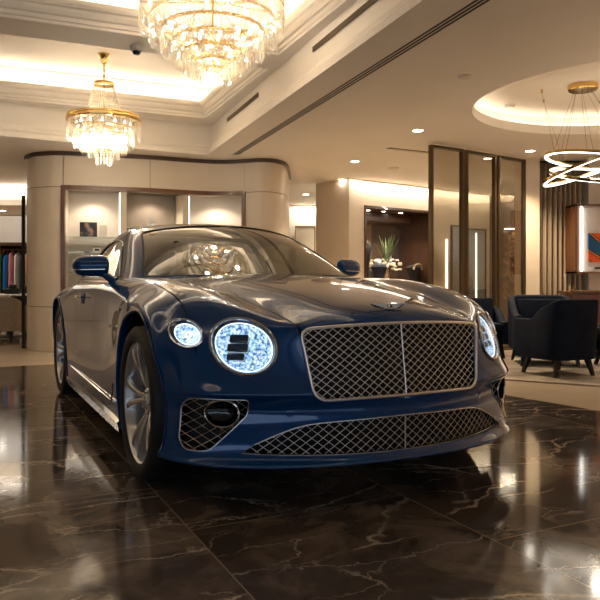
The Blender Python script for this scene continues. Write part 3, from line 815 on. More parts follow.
# ---------------------------------------------------------------- cabin
LEATH = noise_mat('cream_leather', (.20,.15,.09), (.26,.20,.13), 14, .5, bump=.1)
DASH = noise_mat('dark_dash_leather', (.035,.028,.020), (.05,.04,.03), 16, .55)
cab = MB(); cab.box(-.70, .70, .62, .95, .62, .94); cab.build('dashboard', DASH, car, bevel=.04)
MB().tube([(-.36+.165*math.cos(t), .98+.165*.35*math.sin(t), .92+.165*.9*math.sin(t)) for t in np.linspace(0, 2*PI, 37)[:-1]], .014, 8, closed=True).build('steering_wheel', DASH, car)
for x, y, nm in ((-.37, 1.62, 'front_seat'), (.37, 1.62, 'front_seat'), (-.34, 2.42, 'rear_seat'), (.34, 2.42, 'rear_seat')):
    m = MB(); V = []
    m.box(x-.24, x+.24, y-.50, y+.08, .32, .50)
    Ms = Matrix.Translation((x, y, .46)) @ Matrix.Rotation(-.28, 4, 'X'); m.box(-.235, .235, -.06, .07, 0, .56, Ms)
    m.box(-.135, .135, -.04, .06, .57, .74, Ms)
    m.build(nm, LEATH, car, bevel=.035)
MB().box(-.72, .72, .95, 3.0, .25, .30).build('cabin_floor', DASH, car)
MB().box(-.6, .6, 2.75, 3.25, .88, .93).build('parcel_shelf', DASH, car)
MB().box(-.10, .10, 1.30, 1.34, 1.25, 1.30).build('rear_view_mirror', BLACK, car, bevel=.015)
# number-plate-free front; parking sensor discs in the bumper
for sg in (-1, 1):
    u, v = BS.inv([(.60, .442)], (0, 2), (5, 9, 2, 8))[0]
    P, du, dv = BS.ev(u, v, True); N = np.cross(dv, du); N /= np.linalg.norm(N); 
    uu, vv = BS.inv([(.50, .415)], (0, 2), (5, 9, 2, 8))[0]; P, du, dv = BS.ev(uu, vv, True); N = np.cross(dv, du); N /= np.linalg.norm(N)
    P = P*np.array([sg,1,1]); N = N*np.array([sg,1,1]); R_ = Vector(N).to_track_quat('Z', 'Y').to_matrix().to_4x4()
    MB().lathe([(.017,0),(.017,.0005),(.0160,.0007),(0,.0008)], 20, Matrix.Translation(Vector(P)) @ R_).build('parking_sensor', PAINT, car)
# ================================================================== ROOM  (camera stands at the origin, y runs into the room)
def stone_wall(name, c1, c2, rough=.55): return noise_mat(name, c1, c2, 1.6, rough, bump=.15, detail=6, bscale=60)
WALL = stone_wall('cream_wall_panel', (.66,.55,.41), (.71,.60,.46), .42)
PLASTER = noise_mat('warm_plaster', (.68,.60,.49), (.72,.64,.53), 2, .75, bump=.08, bscale=50)
CEIL = noise_mat('ceiling_plaster', (.76,.70,.62), (.80,.74,.66), 1.2, .7, bump=.05, bscale=40)
CROWN = noise_mat('crown_moulding', (.76,.69,.59), (.80,.73,.63), 2, .6)
WOOD = noise_mat('dark_walnut', (.045,.018,.008), (.085,.036,.015), 3, .35, stretch=(14,14,1), detail=6, coat=.3)
WOOD2 = noise_mat('reddish_walnut', (.11,.042,.018), (.17,.07,.03), 3, .35, stretch=(12,12,1), detail=6, coat=.3)
BRONZE = pmat('bronze_frame', (.12,.085,.05), .35, .85)
GOLD = pmat('polished_brass', (.78,.52,.20), .16, 1)
DARKMETAL = pmat('dark_metal', (.02,.018,.016), .4, .6)
VELVET = noise_mat('navy_velvet', (.0024,.0040,.011), (.006,.010,.022), 9, .75, bump=.1)
VELVET.node_tree.nodes['Principled BSDF'].inputs['Specular IOR Level'].default_value = .12
BEIGEFAB = noise_mat('beige_fabric', (.36,.28,.20), (.43,.34,.25), 30, .85)
CURT = noise_mat('taupe_curtain', (.36,.27,.18), (.44,.34,.235), 3, .75, stretch=(8,8,.6))
WHITEP = pmat('white_panel', (.78,.74,.68), .5)
LED = emat('led_strip', (1,.88,.72), 4)
LEDC = emat('led_strip_cool', (1,.96,.88), 2.5)
DLE = emat('downlight_lens', (1,.90,.74), 14)
BULB = emat('warm_bulb', (1,.92,.78), 1.7)
ROOMGLASS = glass_mat('clear_pane', (.9,.9,.88), .06)
RIBGLASS = glass_mat('smoked_pane', (.70,.67,.61), .14, .02)

def marble_mat():
    m, nt, b = new_mat('black_brown_marble'); L = nt.links
    tc = nt.nodes.new('ShaderNodeTexCoord')
    mp = nt.nodes.new('ShaderNodeMapping'); mp.vector_type = 'POINT'
    # turn into tile axes: x' runs away along the car, y' across it
    mp.inputs['Rotation'].default_value = (0, 0, -.4579-PI/2)
    L.new(tc.outputs['Object'], mp.inputs['Vector'])
    sh = nt.nodes.new('ShaderNodeVectorMath'); sh.operation = 'ADD'; sh.inputs[1].default_value = (-2.58+12, .80+.98*10, 0)
    L.new(mp.outputs[0], sh.inputs[0])
    br = nt.nodes.new('ShaderNodeTexBrick'); br.offset = .5; br.inputs['Scale'].default_value = 1
    br.inputs['Brick Width'].default_value = 1.2; br.inputs['Row Height'].default_value = .98; br.inputs['Mortar Size'].default_value = .0032
    br.inputs['Mortar Smooth'].default_value = .1; br.inputs['Bias'].default_value = 0
    br.inputs['Color1'].default_value = (0,0,0,1); br.inputs['Color2'].default_value = (1,1,1,1); br.inputs['Mortar'].default_value = (.5,.5,.5,1)
    L.new(sh.outputs[0], br.inputs['Vector'])
    # every tile shows its own piece of stone
    off = nt.nodes.new('ShaderNodeVectorMath'); off.operation = 'MULTIPLY_ADD'; off.inputs[1].default_value = (17, 9, 5)
    L.new(br.outputs['Color'], off.inputs[0]); L.new(sh.outputs[0], off.inputs[2])
    def noise(scale, det, vec, dist=0., rough=.5):
        n = nt.nodes.new('ShaderNodeTexNoise'); n.inputs['Scale'].default_value = scale; n.inputs['Detail'].default_value = det
        n.inputs['Distortion'].default_value = dist; n.inputs['Roughness'].default_value = rough; L.new(vec, n.inputs['Vector']); return n
    def ramp(inp, stops):
        r = nt.nodes.new('ShaderNodeValToRGB'); cr = r.color_ramp
        cr.elements[0].position, cr.elements[0].color = stops[0][0], (*stops[0][1], 1)
        cr.elements[1].position, cr.elements[1].color = stops[-1][0], (*stops[-1][1], 1)
        for p, c in stops[1:-1]: e = cr.elements.new(p); e.color = (*c, 1)
        L.new(inp, r.inputs['Fac']); return r
    base = ramp(noise(2.6, 9, off.outputs[0], .8, .62).outputs['Fac'], [(.26, (.034,.026,.021)), (.5, (.10,.076,.058)), (.74, (.29,.225,.17))])
    # long straight fractures: cell borders of a warped, stretched pattern
    def cracks(scale, stretch, rot, loc, warp, width):
        w = nt.nodes.new('ShaderNodeMapping'); w.inputs['Rotation'].default_value = (0, 0, rot); w.inputs['Scale'].default_value = stretch; w.inputs['Location'].default_value = loc
        L.new(off.outputs[0], w.inputs['Vector']); n = noise(4.5, 8, off.outputs[0], 0, .65)
        ad = nt.nodes.new('ShaderNodeVectorMath'); ad.operation = 'MULTIPLY_ADD'; ad.inputs[1].default_value = (warp, warp, 0); L.new(n.outputs['Color'], ad.inputs[0]); L.new(w.outputs[0], ad.inputs[2])
        v = nt.nodes.new('ShaderNodeTexVoronoi'); v.feature = 'DISTANCE_TO_EDGE'; v.inputs['Scale'].default_value = scale; L.new(ad.outputs[0], v.inputs['Vector'])
        return ramp(v.outputs['Distance'], [(0, (1,1,1)), (width*.4, (.8,.8,.8)), (width, (0,0,0))])
    v1 = cracks(1.5, (1, .42, 1), .9, (0,0,0), .14, .0085)
    v2 = cracks(4.2, (1, .30, 1), 1.15, (3,1,0), .20, .014)
    msk = ramp(noise(1.9, 3, off.outputs[0]).outputs['Fac'], [(.44, (0,0,0)), (.56, (1,1,1))])
    msk2 = ramp(noise(2.3, 3, sh.outputs[0]).outputs['Fac'], [(.40, (.0,.0,.0)), (.56, (1,1,1))])
    def math_(op, a, b_):
        n = nt.nodes.new('ShaderNodeMath'); n.operation = op
        for i, q in enumerate((a, b_)):
            if isinstance(q, (int, float)): n.inputs[i].default_value = q
            else: L.new(q, n.inputs[i])
        return n.outputs[0]
    a1 = math_('MULTIPLY', v1.outputs['Color'], msk2.outputs['Color']); a2 = math_('MULTIPLY', math_('MULTIPLY', v2.outputs['Color'], msk.outputs['Color']), .75)
    vein = math_('MINIMUM', math_('ADD', a1, a2), 1)
    mx = nt.nodes.new('ShaderNodeMix'); mx.data_type = 'RGBA'; L.new(vein, mx.inputs[0]); L.new(base.outputs['Color'], mx.inputs[6]); mx.inputs[7].default_value = (.62,.51,.39,1)
    mj = nt.nodes.new('ShaderNodeMix'); mj.data_type = 'RGBA'; L.new(br.outputs['Fac'], mj.inputs[0]); L.new(mx.outputs[2], mj.inputs[6]); mj.inputs[7].default_value = (.34,.26,.18,1)
    L.new(mj.outputs[2], b.inputs['Base Color'])
    rr = nt.nodes.new('ShaderNodeMapRange'); rr.inputs['To Min'].default_value = .05; rr.inputs['To Max'].default_value = .13
    L.new(noise(3, 4, sh.outputs[0]).outputs['Fac'], rr.inputs['Value']); L.new(rr.outputs[0], b.inputs['Roughness'])
    b.inputs['IOR'].default_value = 1.6
    return m
MARBLE = marble_mat()
LIGHTFLOOR = noise_mat('beige_marble', (.50,.39,.27), (.58,.47,.34), 1.3, .14, detail=7)

# ---- floors
struct(MB().box(-9, 9, -7, 20, -.06, -.003).build('floor', LIGHTFLOOR))
dk = [(-.60,9.16),(-9.0,4.55),(-9.0,-6.9),(8.9,-6.9),(8.9,-4.56)]
o = MB().prism(dk[::-1], -.002, 0.).build('floor_marble', MARBLE); struct(o)

# ---- outer walls
HT = 2.70
struct(MB().box(-9.1, -9, -7, 20, 0, 4).build('wall_left', WALL))
for k in range(6): struct(MB().box(-9, -8.95, -6.2+3.1*k, -4.7+3.1*k, .1, 2.6).build('reflection_panel', WOOD))  # unseen walnut panels, added to darken reflections in the car's flank
struct(MB().box(9, 9.1, -7, 20, 0, 4).build('wall_right', WALL))
struct(MB().box(-9, 9, -7.1, -7, 0, 4).build('wall_front', WALL))
struct(MB().box(-9, 9, 16, 16.1, 0, 4).build('wall_back', PLASTER))

# ---- ceiling with the large stepped recess and the round one
a_ = math.radians(23.5); Lv = Vector((-math.cos(a_), -math.sin(a_))); Dv = Vector((math.sin(a_), -math.cos(a_)))
E0c = Vector((-1.29, 9.58)); E0d = Vector((.361, -.9325)); E0l = Vector((-.875, -.484)).normalized()
E0 = [E0c, E0c+E0d*14, E0c+E0d*14+E0l*8.2, E0c+E0l*8.2]
C1 = Vector((-1.27, 9.24))
T1 = [C1, C1+Dv*2.37, C1+Dv*2.37+Lv*6.2, C1+Lv*6.2]
C2 = C1+Dv*2.80+Lv*.06
T2 = [C2, C2+Dv*4.4, C2+Dv*4.4+Lv*5.0, C2+Lv*5.0]
RC, RR = (3.22, 6.72), 1.5
circ = [Vector((RC[0]+RR*math.cos(2*PI*k/72), RC[1]+RR*math.sin(2*PI*k/72))) for k in range(72)]
def plate(outer, holes, z, name, mat, up=False):
    V = [Vector(p) for p in outer]; E = [(i, (i+1) % len(outer)) for i in range(len(outer))]
    for h in holes:
        b = len(V); V += [Vector(p) for p in h]; E += [(b+i, b+(i+1) % len(h)) for i in range(len(h))]
    ov, oe, of, *_ = delaunay_2d_cdt(V, E, [], 0, 1e-6)
    P = np.array([tuple(v) for v in ov]); F_ = []
    for f in of:
        c = P[list(f)].mean(0)[None]
        if inpoly(c, [tuple(p) for p in outer])[0] and not any(inpoly(c, [tuple(p) for p in h])[0] for h in holes): F_.append(tuple(f))
    return mesh(name, [(p[0], p[1], z) for p in P], [f if up else f[::-1] for f in F_], mat, smooth=False)
def sweep(poly, prof, name, mat, sharp=20):
    """prof (o, z): o > 0 away from the middle of the opening; mitred at the corners"""
    n = len(poly); c = sum(poly, Vector((0, 0)))/n; nr = []
    for i in range(n):
        d = (poly[(i+1) % n]-poly[i]).normalized(); q = Vector((d.y, -d.x)); 
        if q.dot(c-poly[i]) > 0: q = -q
        nr.append(q)
    V = []; 
    for o, z in prof:
        for i in range(n):
            a, b = nr[i-1], nr[i]; m_ = (a+b); m_ = m_/(m_.dot(a)) if n < 20 else m_.normalized()
            p = poly[i]+m_*o; V.append((p.x, p.y, z))
    F_ = [(j*n+i, j*n+(i+1) % n, (j+1)*n+(i+1) % n, (j+1)*n+i) for j in range(len(prof)-1) for i in range(n)]
    o_ = mesh(name, V, F_, mat, smooth=n > 20, sharp=sharp); return o_
# narrow linear air slot cut in the lower ceiling, right of the recess
outer = [Vector((-9, -7)), Vector((9, -7)), Vector((9, 16)), Vector((-9, 16))]
S0 = Vector((-.90, 9.58)); S1_ = S0+Vector((2.033, -5.303)).normalized()*9.5; sd = (S1_-S0).normalized(); sn = Vector((-sd.y, sd.x))
slots = []
for k in (-1, 0, 1):
    w_ = .011; c0 = S0+sn*.033*k; c1 = S1_+sn*.033*k; slots.append([c0-sn*w_, c1-sn*w_, c1+sn*w_, c0+sn*w_])
struct(plate(outer, [E0, circ]+slots, HT, 'ceiling', CEIL))
ch = MB(); V0 = [S0-sn*.07, S1_-sn*.07, S1_+sn*.07, S0+sn*.07]; ch.prism([tuple(v) for v in V0], HT+.005, HT+.08); struct(ch.build('trim_1', DARKMETAL))
struct(sweep(E0, [(0,2.70),(0,2.728),(.012,2.735),(.012,2.765),(.03,2.775),(.05,2.80),(.055,2.825),(.075,2.835),(.085,2.865),(.085,3.13)], 'trim_2', CROWN))
struct(plate([p+(0*p) for p in [E0[i]+((E0[i]-sum(E0, Vector((0,0)))/4).normalized()*.2) for i in range(4)]], [T1, T2], 3.13, 'ceiling_soffit', CEIL))
CPROF = [(0,3.13),(0,3.155),(-.015,3.162),(-.015,3.195),(-.035,3.205),(-.05,3.235),(-.055,3.26),(-.075,3.27),(-.085,3.295),(-.085,3.33),(-.06,3.335),(.13,3.335),(.13,3.56)]
TOPM = noise_mat('tray_ceiling_plaster', (.72,.64,.52), (.76,.68,.56), 1.5, .6)
for nm, T in (('trim_3', T1), ('trim_4', T2)):
    struct(sweep(T, CPROF, nm, CROWN))
    cc = sum(T, Vector((0,0)))/4
    struct(plate([p+(p-cc).normalized()*.3 for p in T], [], 3.56, 'ceiling_tray', TOPM))
# LED tape lying on the ledges (real strips, giving the cove its light)
def strip_light(p, q, z, power, name, w=.05, tilt=0., col=(1,.90,.77)):
    p, q = Vector(p), Vector(q); d = q-p
    l = bpy.data.lights.new(name, 'AREA'); l.shape = 'RECTANGLE'; l.size = d.length; l.size_y = w; l.energy = power; l.color = col
    ob = bpy.data.objects.new(name, l); COL.objects.link(ob); ob.location = ((p.x+q.x)/2, (p.y+q.y)/2, z)
    ob.rotation_euler = (PI+tilt, 0, math.atan2(d.y, d.x)) ; return ob
def poly_led(T, z, o, name, per_m, sides=(0,1,2,3)):
    c = sum(T, Vector((0,0)))/4
    for i in sides:
        a, b = T[i], T[(i+1) % 4]; d = (b-a).normalized(); q = Vector((d.y, -d.x)); q = q if q.dot(c-a) < 0 else -q
        strip_light(a+q*o, b+q*o, z, per_m*(b-a).length, name)
poly_led(T1, 3.345, .05, 'cove_light', 1.7)
poly_led(T2, 3.345, .05, 'cove_light', 1.15)
# frieze air grilles on the right-hand face of the recess
VENTM = pmat('vent_brown', (.20,.14,.09), .6)
def frieze_vent(t0, t1, nm, label):
    r_ = empty(nm, (0,0,0)); q = Vector((E0d.y, -E0d.x)); q = q if q.dot(Vector((-3,5))-E0c) < 0 else -q
    base = E0c+q*.078
    def bx(a, b, z0, z1, th, name, mat):
        p0, p1 = base+E0d*a, base+E0d*b; w_ = -q*th
        MB().prism([tuple(p0), tuple(p1), tuple(p1+w_), tuple(p0+w_)], z0, z1).build(name, mat, r_)
    bx(t0, t1, 2.995, 3.045, .004, 'backing', VENTM)
    for k in range(4): bx(t0, t1, 2.998+.0125*k, 3.003+.0125*k, .012, 'slat', VENTM)
    tag(r_, label, 'vent', 'long air grilles on the ceiling recess'); return r_
frieze_vent(.80, 2.1, 'air_vent', 'shorter slatted air grille on the ceiling recess, nearer the far corner')
frieze_vent(3.7, 7.4, 'air_vent', 'longer slatted air grille on the ceiling recess, right of the big chandelier')

# round recess with hidden light
struct(sweep(circ, [(0,HT),(0,2.80),(.02,2.80),(.02,2.757),(.14,2.757),(.14,2.93)], 'trim_5', CROWN, 40))
struct(plate([p+(p-Vector(RC)).normalized()*.2 for p in circ], [], 2.93, 'ceiling_disc', TOPM))
rl_ = MB(); rl_.tube([(RC[0]+(RR+.09)*math.cos(t), RC[1]+(RR+.09)*math.sin(t), 2.772) for t in np.linspace(0, 2*PI, 73)[:-1]], .012, 6, closed=True)
tag(rl_.build('cove_light_ring', emat('cove_tape', (1,.89,.75), 6)), 'ring of warm light hidden in the round ceiling recess', 'light')

# ---- curved display wall
WP = spline2([(-3.98,11.6),(-3.95,10.4),(-3.88,9.82),(-3.67,9.46),(-3.44,9.33),(-3.21,9.31),(-2.73,9.43),(-2.09,9.63),(-1.44,9.93),(-1.09,10.0),(-.79,9.92),(-.54,9.84),(-.33,9.96),(-.21,10.38),(-.18,11.6)], 8)
def at_x(x, i0=20):
    for i in range(32, len(WP)-1):
        if WP[i][0] <= x <= WP[i+1][0]:
            t = (x-WP[i][0])/(WP[i+1][0]-WP[i][0]); return i+t
def wp(s_):
    i = int(s_); return WP[i]+(WP[min(i+1, len(WP)-1)]-WP[i])*(s_-i)
def wn(s_):
    d = wp(min(s_+.5, len(WP)-1))-wp(max(s_-.5, 0)); d /= np.linalg.norm(d); return np.array([-d[1], d[0]])   # towards the back
sa, sb = at_x(-3.19), at_x(-.80)
def ribbon(ss, z0, z1, off=0.): 
    V = []
    for s_ in ss:
        p = wp(s_)+wn(s_)*off; V += [(p[0], p[1], z0), (p[0], p[1], z1)]
    return V, [(2*i, 2*i+2, 2*i+3, 2*i+1) for i in range(len(ss)-1)]
def rng(a, b): return sorted(set([a, b]+[float(k) for k in range(int(a)+1, int(math.ceil(b)))]))
m = MB(); NZ0, NZ1 = .50, 2.20
for ss, z0, z1 in ((rng(0, sa), 0, HT), (rng(sb, len(WP)-1), 0, HT), (rng(sa, sb), 0, NZ0), (rng(sa, sb), NZ1, HT)): m.add(*ribbon(ss, z0, z1))
struct(m.build('wall_curved', WALL))
NB = .42; m = MB(); m.add(*ribbon(rng(sa, sb), NZ0, NZ1+.02, NB))
NICHE = noise_mat('niche_lining', (.62,.54,.45), (.68,.60,.51), 1.5, .6)
for s_ in (sa, sb):
    p = wp(s_); q = p+wn(s_)*NB; m.add([(p[0],p[1],NZ0),(q[0],q[1],NZ0),(q[0],q[1],NZ1+.02),(p[0],p[1],NZ1+.02)], [(0,1,2,3)])
for z in (NZ0, NZ1+.02):
    ss = rng(sa, sb); V = []
    for s_ in ss:
        p = wp(s_); q = p+wn(s_)*NB; V += [(p[0],p[1],z),(q[0],q[1],z)]
    m.add(V, [(2*i, 2*i+1, 2*i+3, 2*i+2) for i in range(len(ss)-1)])
struct(m.build('wall_niche', NICHE))
# dark band where the wall meets the ceiling; fine joints between panels
m = MB(); P = [tuple(wp(s_)-wn(s_)*.012)+(HT-.03,) for s_ in rng(0, len(WP)-1)]; V = []
for s_ in rng(0, len(WP)-1):
    for o, z in ((-.035,HT-.055),(-.035,HT-.002),(.02,HT-.002),(.02,HT-.055)):
        p = wp(s_)+wn(s_)*o; V.append((p[0], p[1], z))
k = len(V)//4; m.add(V, [(i*4+j, i*4+(j+1) % 4, (i+1)*4+(j+1) % 4, (i+1)*4+j) for i in range(k-1) for j in range(4)]); struct(m.build('trim_6', WOOD))
m = MB()
for z, a, b in ((2.22, 4, sa), (2.22, sb, len(WP)-4), (.60, 4, sa), (.60, sb, len(WP)-4)):
    m.add(*ribbon(rng(a, b), z, z+.008, -.0015))
for s_ in (sa, sb, at_x(-2.09), 17.):
    p = wp(s_-.04)-wn(s_)*.0015; q = wp(s_+.04)-wn(s_)*.0015
    for z0, z1 in ((2.24, HT-.06), (0, .48)): m.add([(p[0],p[1],z0),(q[0],q[1],z0),(q[0],q[1],z1),(p[0],p[1],z1)], [(0,1,2,3)])
struct(m.build('trim_7', pmat('joint_brown', (.14,.095,.06), .8)))  # dark brown strips along the panel joints
# walnut frame of the niche
def wbox(ss, o0, o1, z0, z1):
    V = []
    for s_ in ss:
        for o, z in ((o0,z0),(o0,z1),(o1,z1),(o1,z0)):
            p = wp(s_)+wn(s_)*o; V.append((p[0], p[1], z))
    k = len(ss); return V, [(i*4+j, i*4+(j+1) % 4, (i+1)*4+(j+1) % 4, (i+1)*4+j) for i in range(k-1) for j in range(4)]+[(0,1,2,3),((k-1)*4+3,(k-1)*4+2,(k-1)*4+1,(k-1)*4)]
def sx_(x, dx): return [at_x(x), at_x(x+dx)]
fr = MB(); fr.add(*wbox(rng(sa-.3, sb+.3), -.03, .06, NZ1-.01, NZ1+.045)); fr.add(*wbox(rng(sa-.3, sb+.3), -.03, .06, NZ0-.05, NZ0))
fr.add(*wbox(sx_(-3.22,.05), -.03, .06, NZ0-.05, NZ1+.04)); fr.add(*wbox(sx_(-.83,.05), -.03, .06, NZ0-.05, NZ1+.04))
tag(fr.build('display_frame', WOOD2), 'reddish walnut frame around the three lit display bays in the curved wall', 'frame')
for x, lab in ((-2.47,'left'), (-1.66,'right')):
    m = MB(); m.add(*wbox(sx_(x,.08), .03, NB, NZ0, NZ1)); dv = m.build('bay_divider', WALL)
    tag(dv, 'beige upright with a light strip, '+('between the book bay and the middle bay' if lab == 'left' else 'right of the middle display bay'), 'divider', 'uprights of the display bays')
    m = MB(); m.add(*wbox([at_x(x+(-.014 if lab=='left' else .085)), at_x(x+(-.002 if lab=='left' else .097))], .06, .075, NZ0+.05, NZ1-.03)); m.build('light_strip', LEDC, dv)
# darker lining behind the middle bay
m = MB(); m.add(*wbox([at_x(-2.38), at_x(-1.9), at_x(-1.67)], NB-.03, NB-.01, NZ0, NZ1)); tag(m.build('back_panel', noise_mat('taupe_panel', (.22,.17,.13), (.27,.21,.16), 3, .6)), 'taupe back panel of the middle display bay', 'panel')
GSH = pmat('shelf_glass', (.75,.88,.82), .08, trans=.6)
for bx_, (x0, x1) in enumerate(((-3.14,-2.48), (-2.37,-1.67), (-1.55,-.86))):
    for k, z in enumerate((1.08, 1.34, 1.56) if bx_ != 1 else (1.70,)):
        m = MB(); m.add(*wbox([at_x(x0), at_x((x0+x1)/2), at_x(x1)], .07, NB-.035, z-.012, z)); 
        tag(m.build('glass_shelf', GSH), ('lowest', 'middle', 'top')[k]+' glass shelf of the '+('left' if bx_ == 0 else 'right')+' display bay' if bx_ != 1 else 'single glass shelf of the middle display bay', 'shelf', 'glass shelves in the wall bays')
def place(x, off): 
    s_ = at_x(x); p = wp(s_)+wn(s_)*off; n_ = wn(s_); return p, math.atan2(n_[1], n_[0])-PI/2
def art_mat(name, cols, scale=3, dist=2.5, rot=.6):
    m, nt, b = new_mat(name); tc = nt.nodes.new('ShaderNodeTexCoord'); mp = nt.nodes.new('ShaderNodeMapping'); mp.inputs['Rotation'].default_value = (0, rot, 0)
    nt.links.new(tc.outputs['Object'], mp.inputs['Vector']); n = nt.nodes.new('ShaderNodeTexNoise'); n.inputs['Scale'].default_value = scale; n.inputs['Distortion'].default_value = dist; n.inputs['Detail'].default_value = 2
    nt.links.new(mp.outputs[0], n.inputs['Vector']); r = nt.nodes.new('ShaderNodeValToRGB'); r.color_ramp.interpolation = 'EASE'
    k = len(cols); r.color_ramp.elements[0].color = (*cols[0], 1); r.color_ramp.elements[0].position = .32; r.color_ramp.elements[1].color = (*cols[-1], 1); r.color_ramp.elements[1].position = .68
    for i in range(1, k-1): e = r.color_ramp.elements.new(.32+.36*i/(k-1)); e.color = (*cols[i], 1)
    nt.links.new(n.outputs['Fac'], r.inputs['Fac']); nt.links.new(r.outputs['Color'], b.inputs['Base Color']); b.inputs['Roughness'].default_value = .35; return m
# things in the bays
p, ra = place(-2.88, .20)
bk = MB().box(-.115, .115, -.012, .012, 0, .205).build('framed_photo', BLACK, None, loc=(p[0], p[1], 1.561), rotz=ra)
MB().box(-.107, .107, -.0145, -.012, .008, .197).build('photo_print', art_mat('photo_print', [(.01,.012,.02),(.02,.02,.03),(.35,.20,.12),(.60,.42,.30)], 5, 1, .2), bk)
tag(bk, 'dark framed photograph standing on the top glass shelf of the left bay', 'picture')
bkside = place(-2.69, .24); o = MB().box(-.05, .05, -.06, .06, 0, .17).build('acrylic_block', ROOMGLASS, None, loc=(*bkside[0], 1.561), rotz=bkside[1]); tag(o, 'clear acrylic block right of the framed photograph', 'block')
p, ra = place(-2.77, .22)
bx2 = MB().box(-.05, .05, -.05, .05, 0, .075).build('gift_box', WHITEP, None, loc=(p[0], p[1], 1.341), rotz=ra, bevel=.003); MB().box(-.03, .03, -.052, -.05, .03, .055).build('box_window', BLACK, bx2)
MB().box(-.055, .055, -.055, .055, .075, .095).build('box_lid', BEIGEFAB, bx2)
tag(bx2, 'small white box with beige lid and dark window on the middle glass shelf', 'box')
p, ra = place(-2.90, .22); o = MB().box(-.035, .035, -.03, .03, 0, .02).build('key_case', WOOD, None, loc=(p[0], p[1], 1.341), rotz=ra, bevel=.006); tag(o, 'small dark leather case left of the white box', 'case')
p, ra = place(-3.04, .22)
o = MB().box(-.05, .03, -.03, .03, 0, .012).box(-.02, .06, -.02, .02, .012, .02).build('folded_card', WHITEP, None, loc=(p[0], p[1], 1.341), rotz=ra); tag(o, 'low pale cards lying at the left end of the middle glass shelf', 'card')
p, ra = place(-2.05, .22)
orb = MB().lathe([(.0,0),(.04,.0),(.045,.01),(.03,.02),(.022,.03),(.05,.045),(.068,.08),(.066,.115),(.045,.145),(.0,.158)], 24).build('crystal_globe', pmat('cut_glass', (.9,.9,.88), .03, trans=.85), None, loc=(p[0], p[1], 1.701)); tag(orb, 'round crystal globe on the shelf of the middle display bay', 'ornament')

# ---- lights recessed in ceilings
def downlight(x, y, z, label, r=.045, grp='round ceiling downlights', spot=0., deep=.02):
    e = MB().lathe([(r*1.25, 0), (r*1.25, -.004), (r, -.005), (r*.95, -.001)], 28, Matrix.Translation((0, 0, 0)), cap=False).build('downlight', WHITEP, None, loc=(x, y, z))
    MB().lathe([(r*.97, -.0025), (0, -.0028)], 24, cap=False).build('lens', DLE, e)
    tag(e, label, 'downlight', grp)
    if spot:
        l = bpy.data.lights.new('downlight_and_fill', 'SPOT'); l.energy = spot; l.spot_size = 1.9; l.spot_blend = .8; l.color = (1,.80,.56); l.shadow_soft_size = .05
        ob = bpy.data.objects.new('downlight_and_fill', l); COL.objects.link(ob); ob.location = (x, y, z-.03)
    return e
DL = [(1.368,8.01,'round downlight in the low ceiling, left of the round recess'),(3.09,9.28,'round downlight behind the ring pendant, near the curtain'),
 (.804,10.1,'round downlight right of the curved wall'),(.12,14.0,'downlight in the far corridor, left one'),(.615,15.2,'downlight in the far corridor, farthest one')]
for x, y, lab in DL: downlight(x, y, HT, lab, .06, spot=110 if y < 11 else 40)
for x, y in ((4.6,1.5),(5.4,5.0),(2.6,-2.5),(-6.6,5.6),(5.8,9.0),(-6.6,.6)):  # added spots without fixtures, out of view, to brighten the room
    l = bpy.data.lights.new('downlight_and_fill', 'SPOT'); l.energy = 210 if x > 0 else 110; l.spot_size = 2.0; l.spot_blend = .8; l.color = (1,.85,.68); l.shadow_soft_size = .06
    ob = bpy.data.objects.new('downlight_and_fill', l); COL.objects.link(ob); ob.location = (x, y, HT-.04)
def bay_light(x, lab):
    p, ra = place(x, .16); e = downlight(p[0], p[1], NZ1+.018, lab, .035, 'downlights over the display bays'); 
    l = bpy.data.lights.new('bay_beam', 'SPOT'); l.energy = 8; l.spot_size = 2.3; l.spot_blend = .6; l.color = (1,.88,.72); l.shadow_soft_size = .03
    ob = bpy.data.objects.new('bay_beam', l); COL.objects.link(ob); ob.location = (p[0], p[1], NZ1-.02)
for x, lab in ((-2.83,'small downlight over the left display bay'),(-2.03,'small downlight over the middle display bay'),(-1.20,'small downlight over the right display bay')): bay_light(x, lab)
o = MB().lathe([(.055,0),(.055,-.008),(.045,-.018),(0,-.02)], 28).build('smoke_detector', PLASTER, None, loc=(1.40,5.87,HT)); tag(o, 'flat round white smoke detector on the low ceiling, alone in its middle', 'smoke detector')
o = MB().lathe([(.09,0),(.09,-.008),(.07,-.014),(0,-.014)], 28).build('ceiling_speaker', PLASTER, None, loc=(1.44,10.7,HT)); tag(o, 'round grille flush in the ceiling before the walnut niche', 'speaker')
o = MB().lathe([(.06,0),(.06,-.015),(.045,-.03),(0,-.03)], 24).build('smoke_detector', WHITEP, None, loc=(2.35,7.75,2.93)); tag(o, 'small white detector inside the round ceiling recess', 'smoke detector')
# dome camera on the beam between the two trays
bp_ = C1+Dv*2.52+Lv*1.36
dc = MB().lathe([(.058,0),(.060,-.02),(.054,-.045),(.040,-.052)], 28).build('dome_camera', pmat('grey_plastic', (.35,.33,.30), .5), None, loc=(bp_.x, bp_.y, 3.13))
MB().lathe([(.042,-.046),(.038,-.066),(.022,-.082),(0,-.087)], 24, cap=False).build('dome', GBLACK, dc); tag(dc, 'small white dome camera with dark lens under the ceiling beam', 'camera')
# linear vent, far
v_ = empty('air_vent', (1.16,9.07,HT)); v_.rotation_euler.z = math.atan2(.32,.61)
MB().box(0, .69, -.035, .035, -.006, -.001).build('backing', DARKMETAL, v_)
for k in (-1, 0, 1): MB().box(0, .69, -.004+.02*k, .004+.02*k, -.012, -.006).build('slat', PLASTER, v_)
tag(v_, 'short slotted air vent in the ceiling left of the glass partition', 'vent')

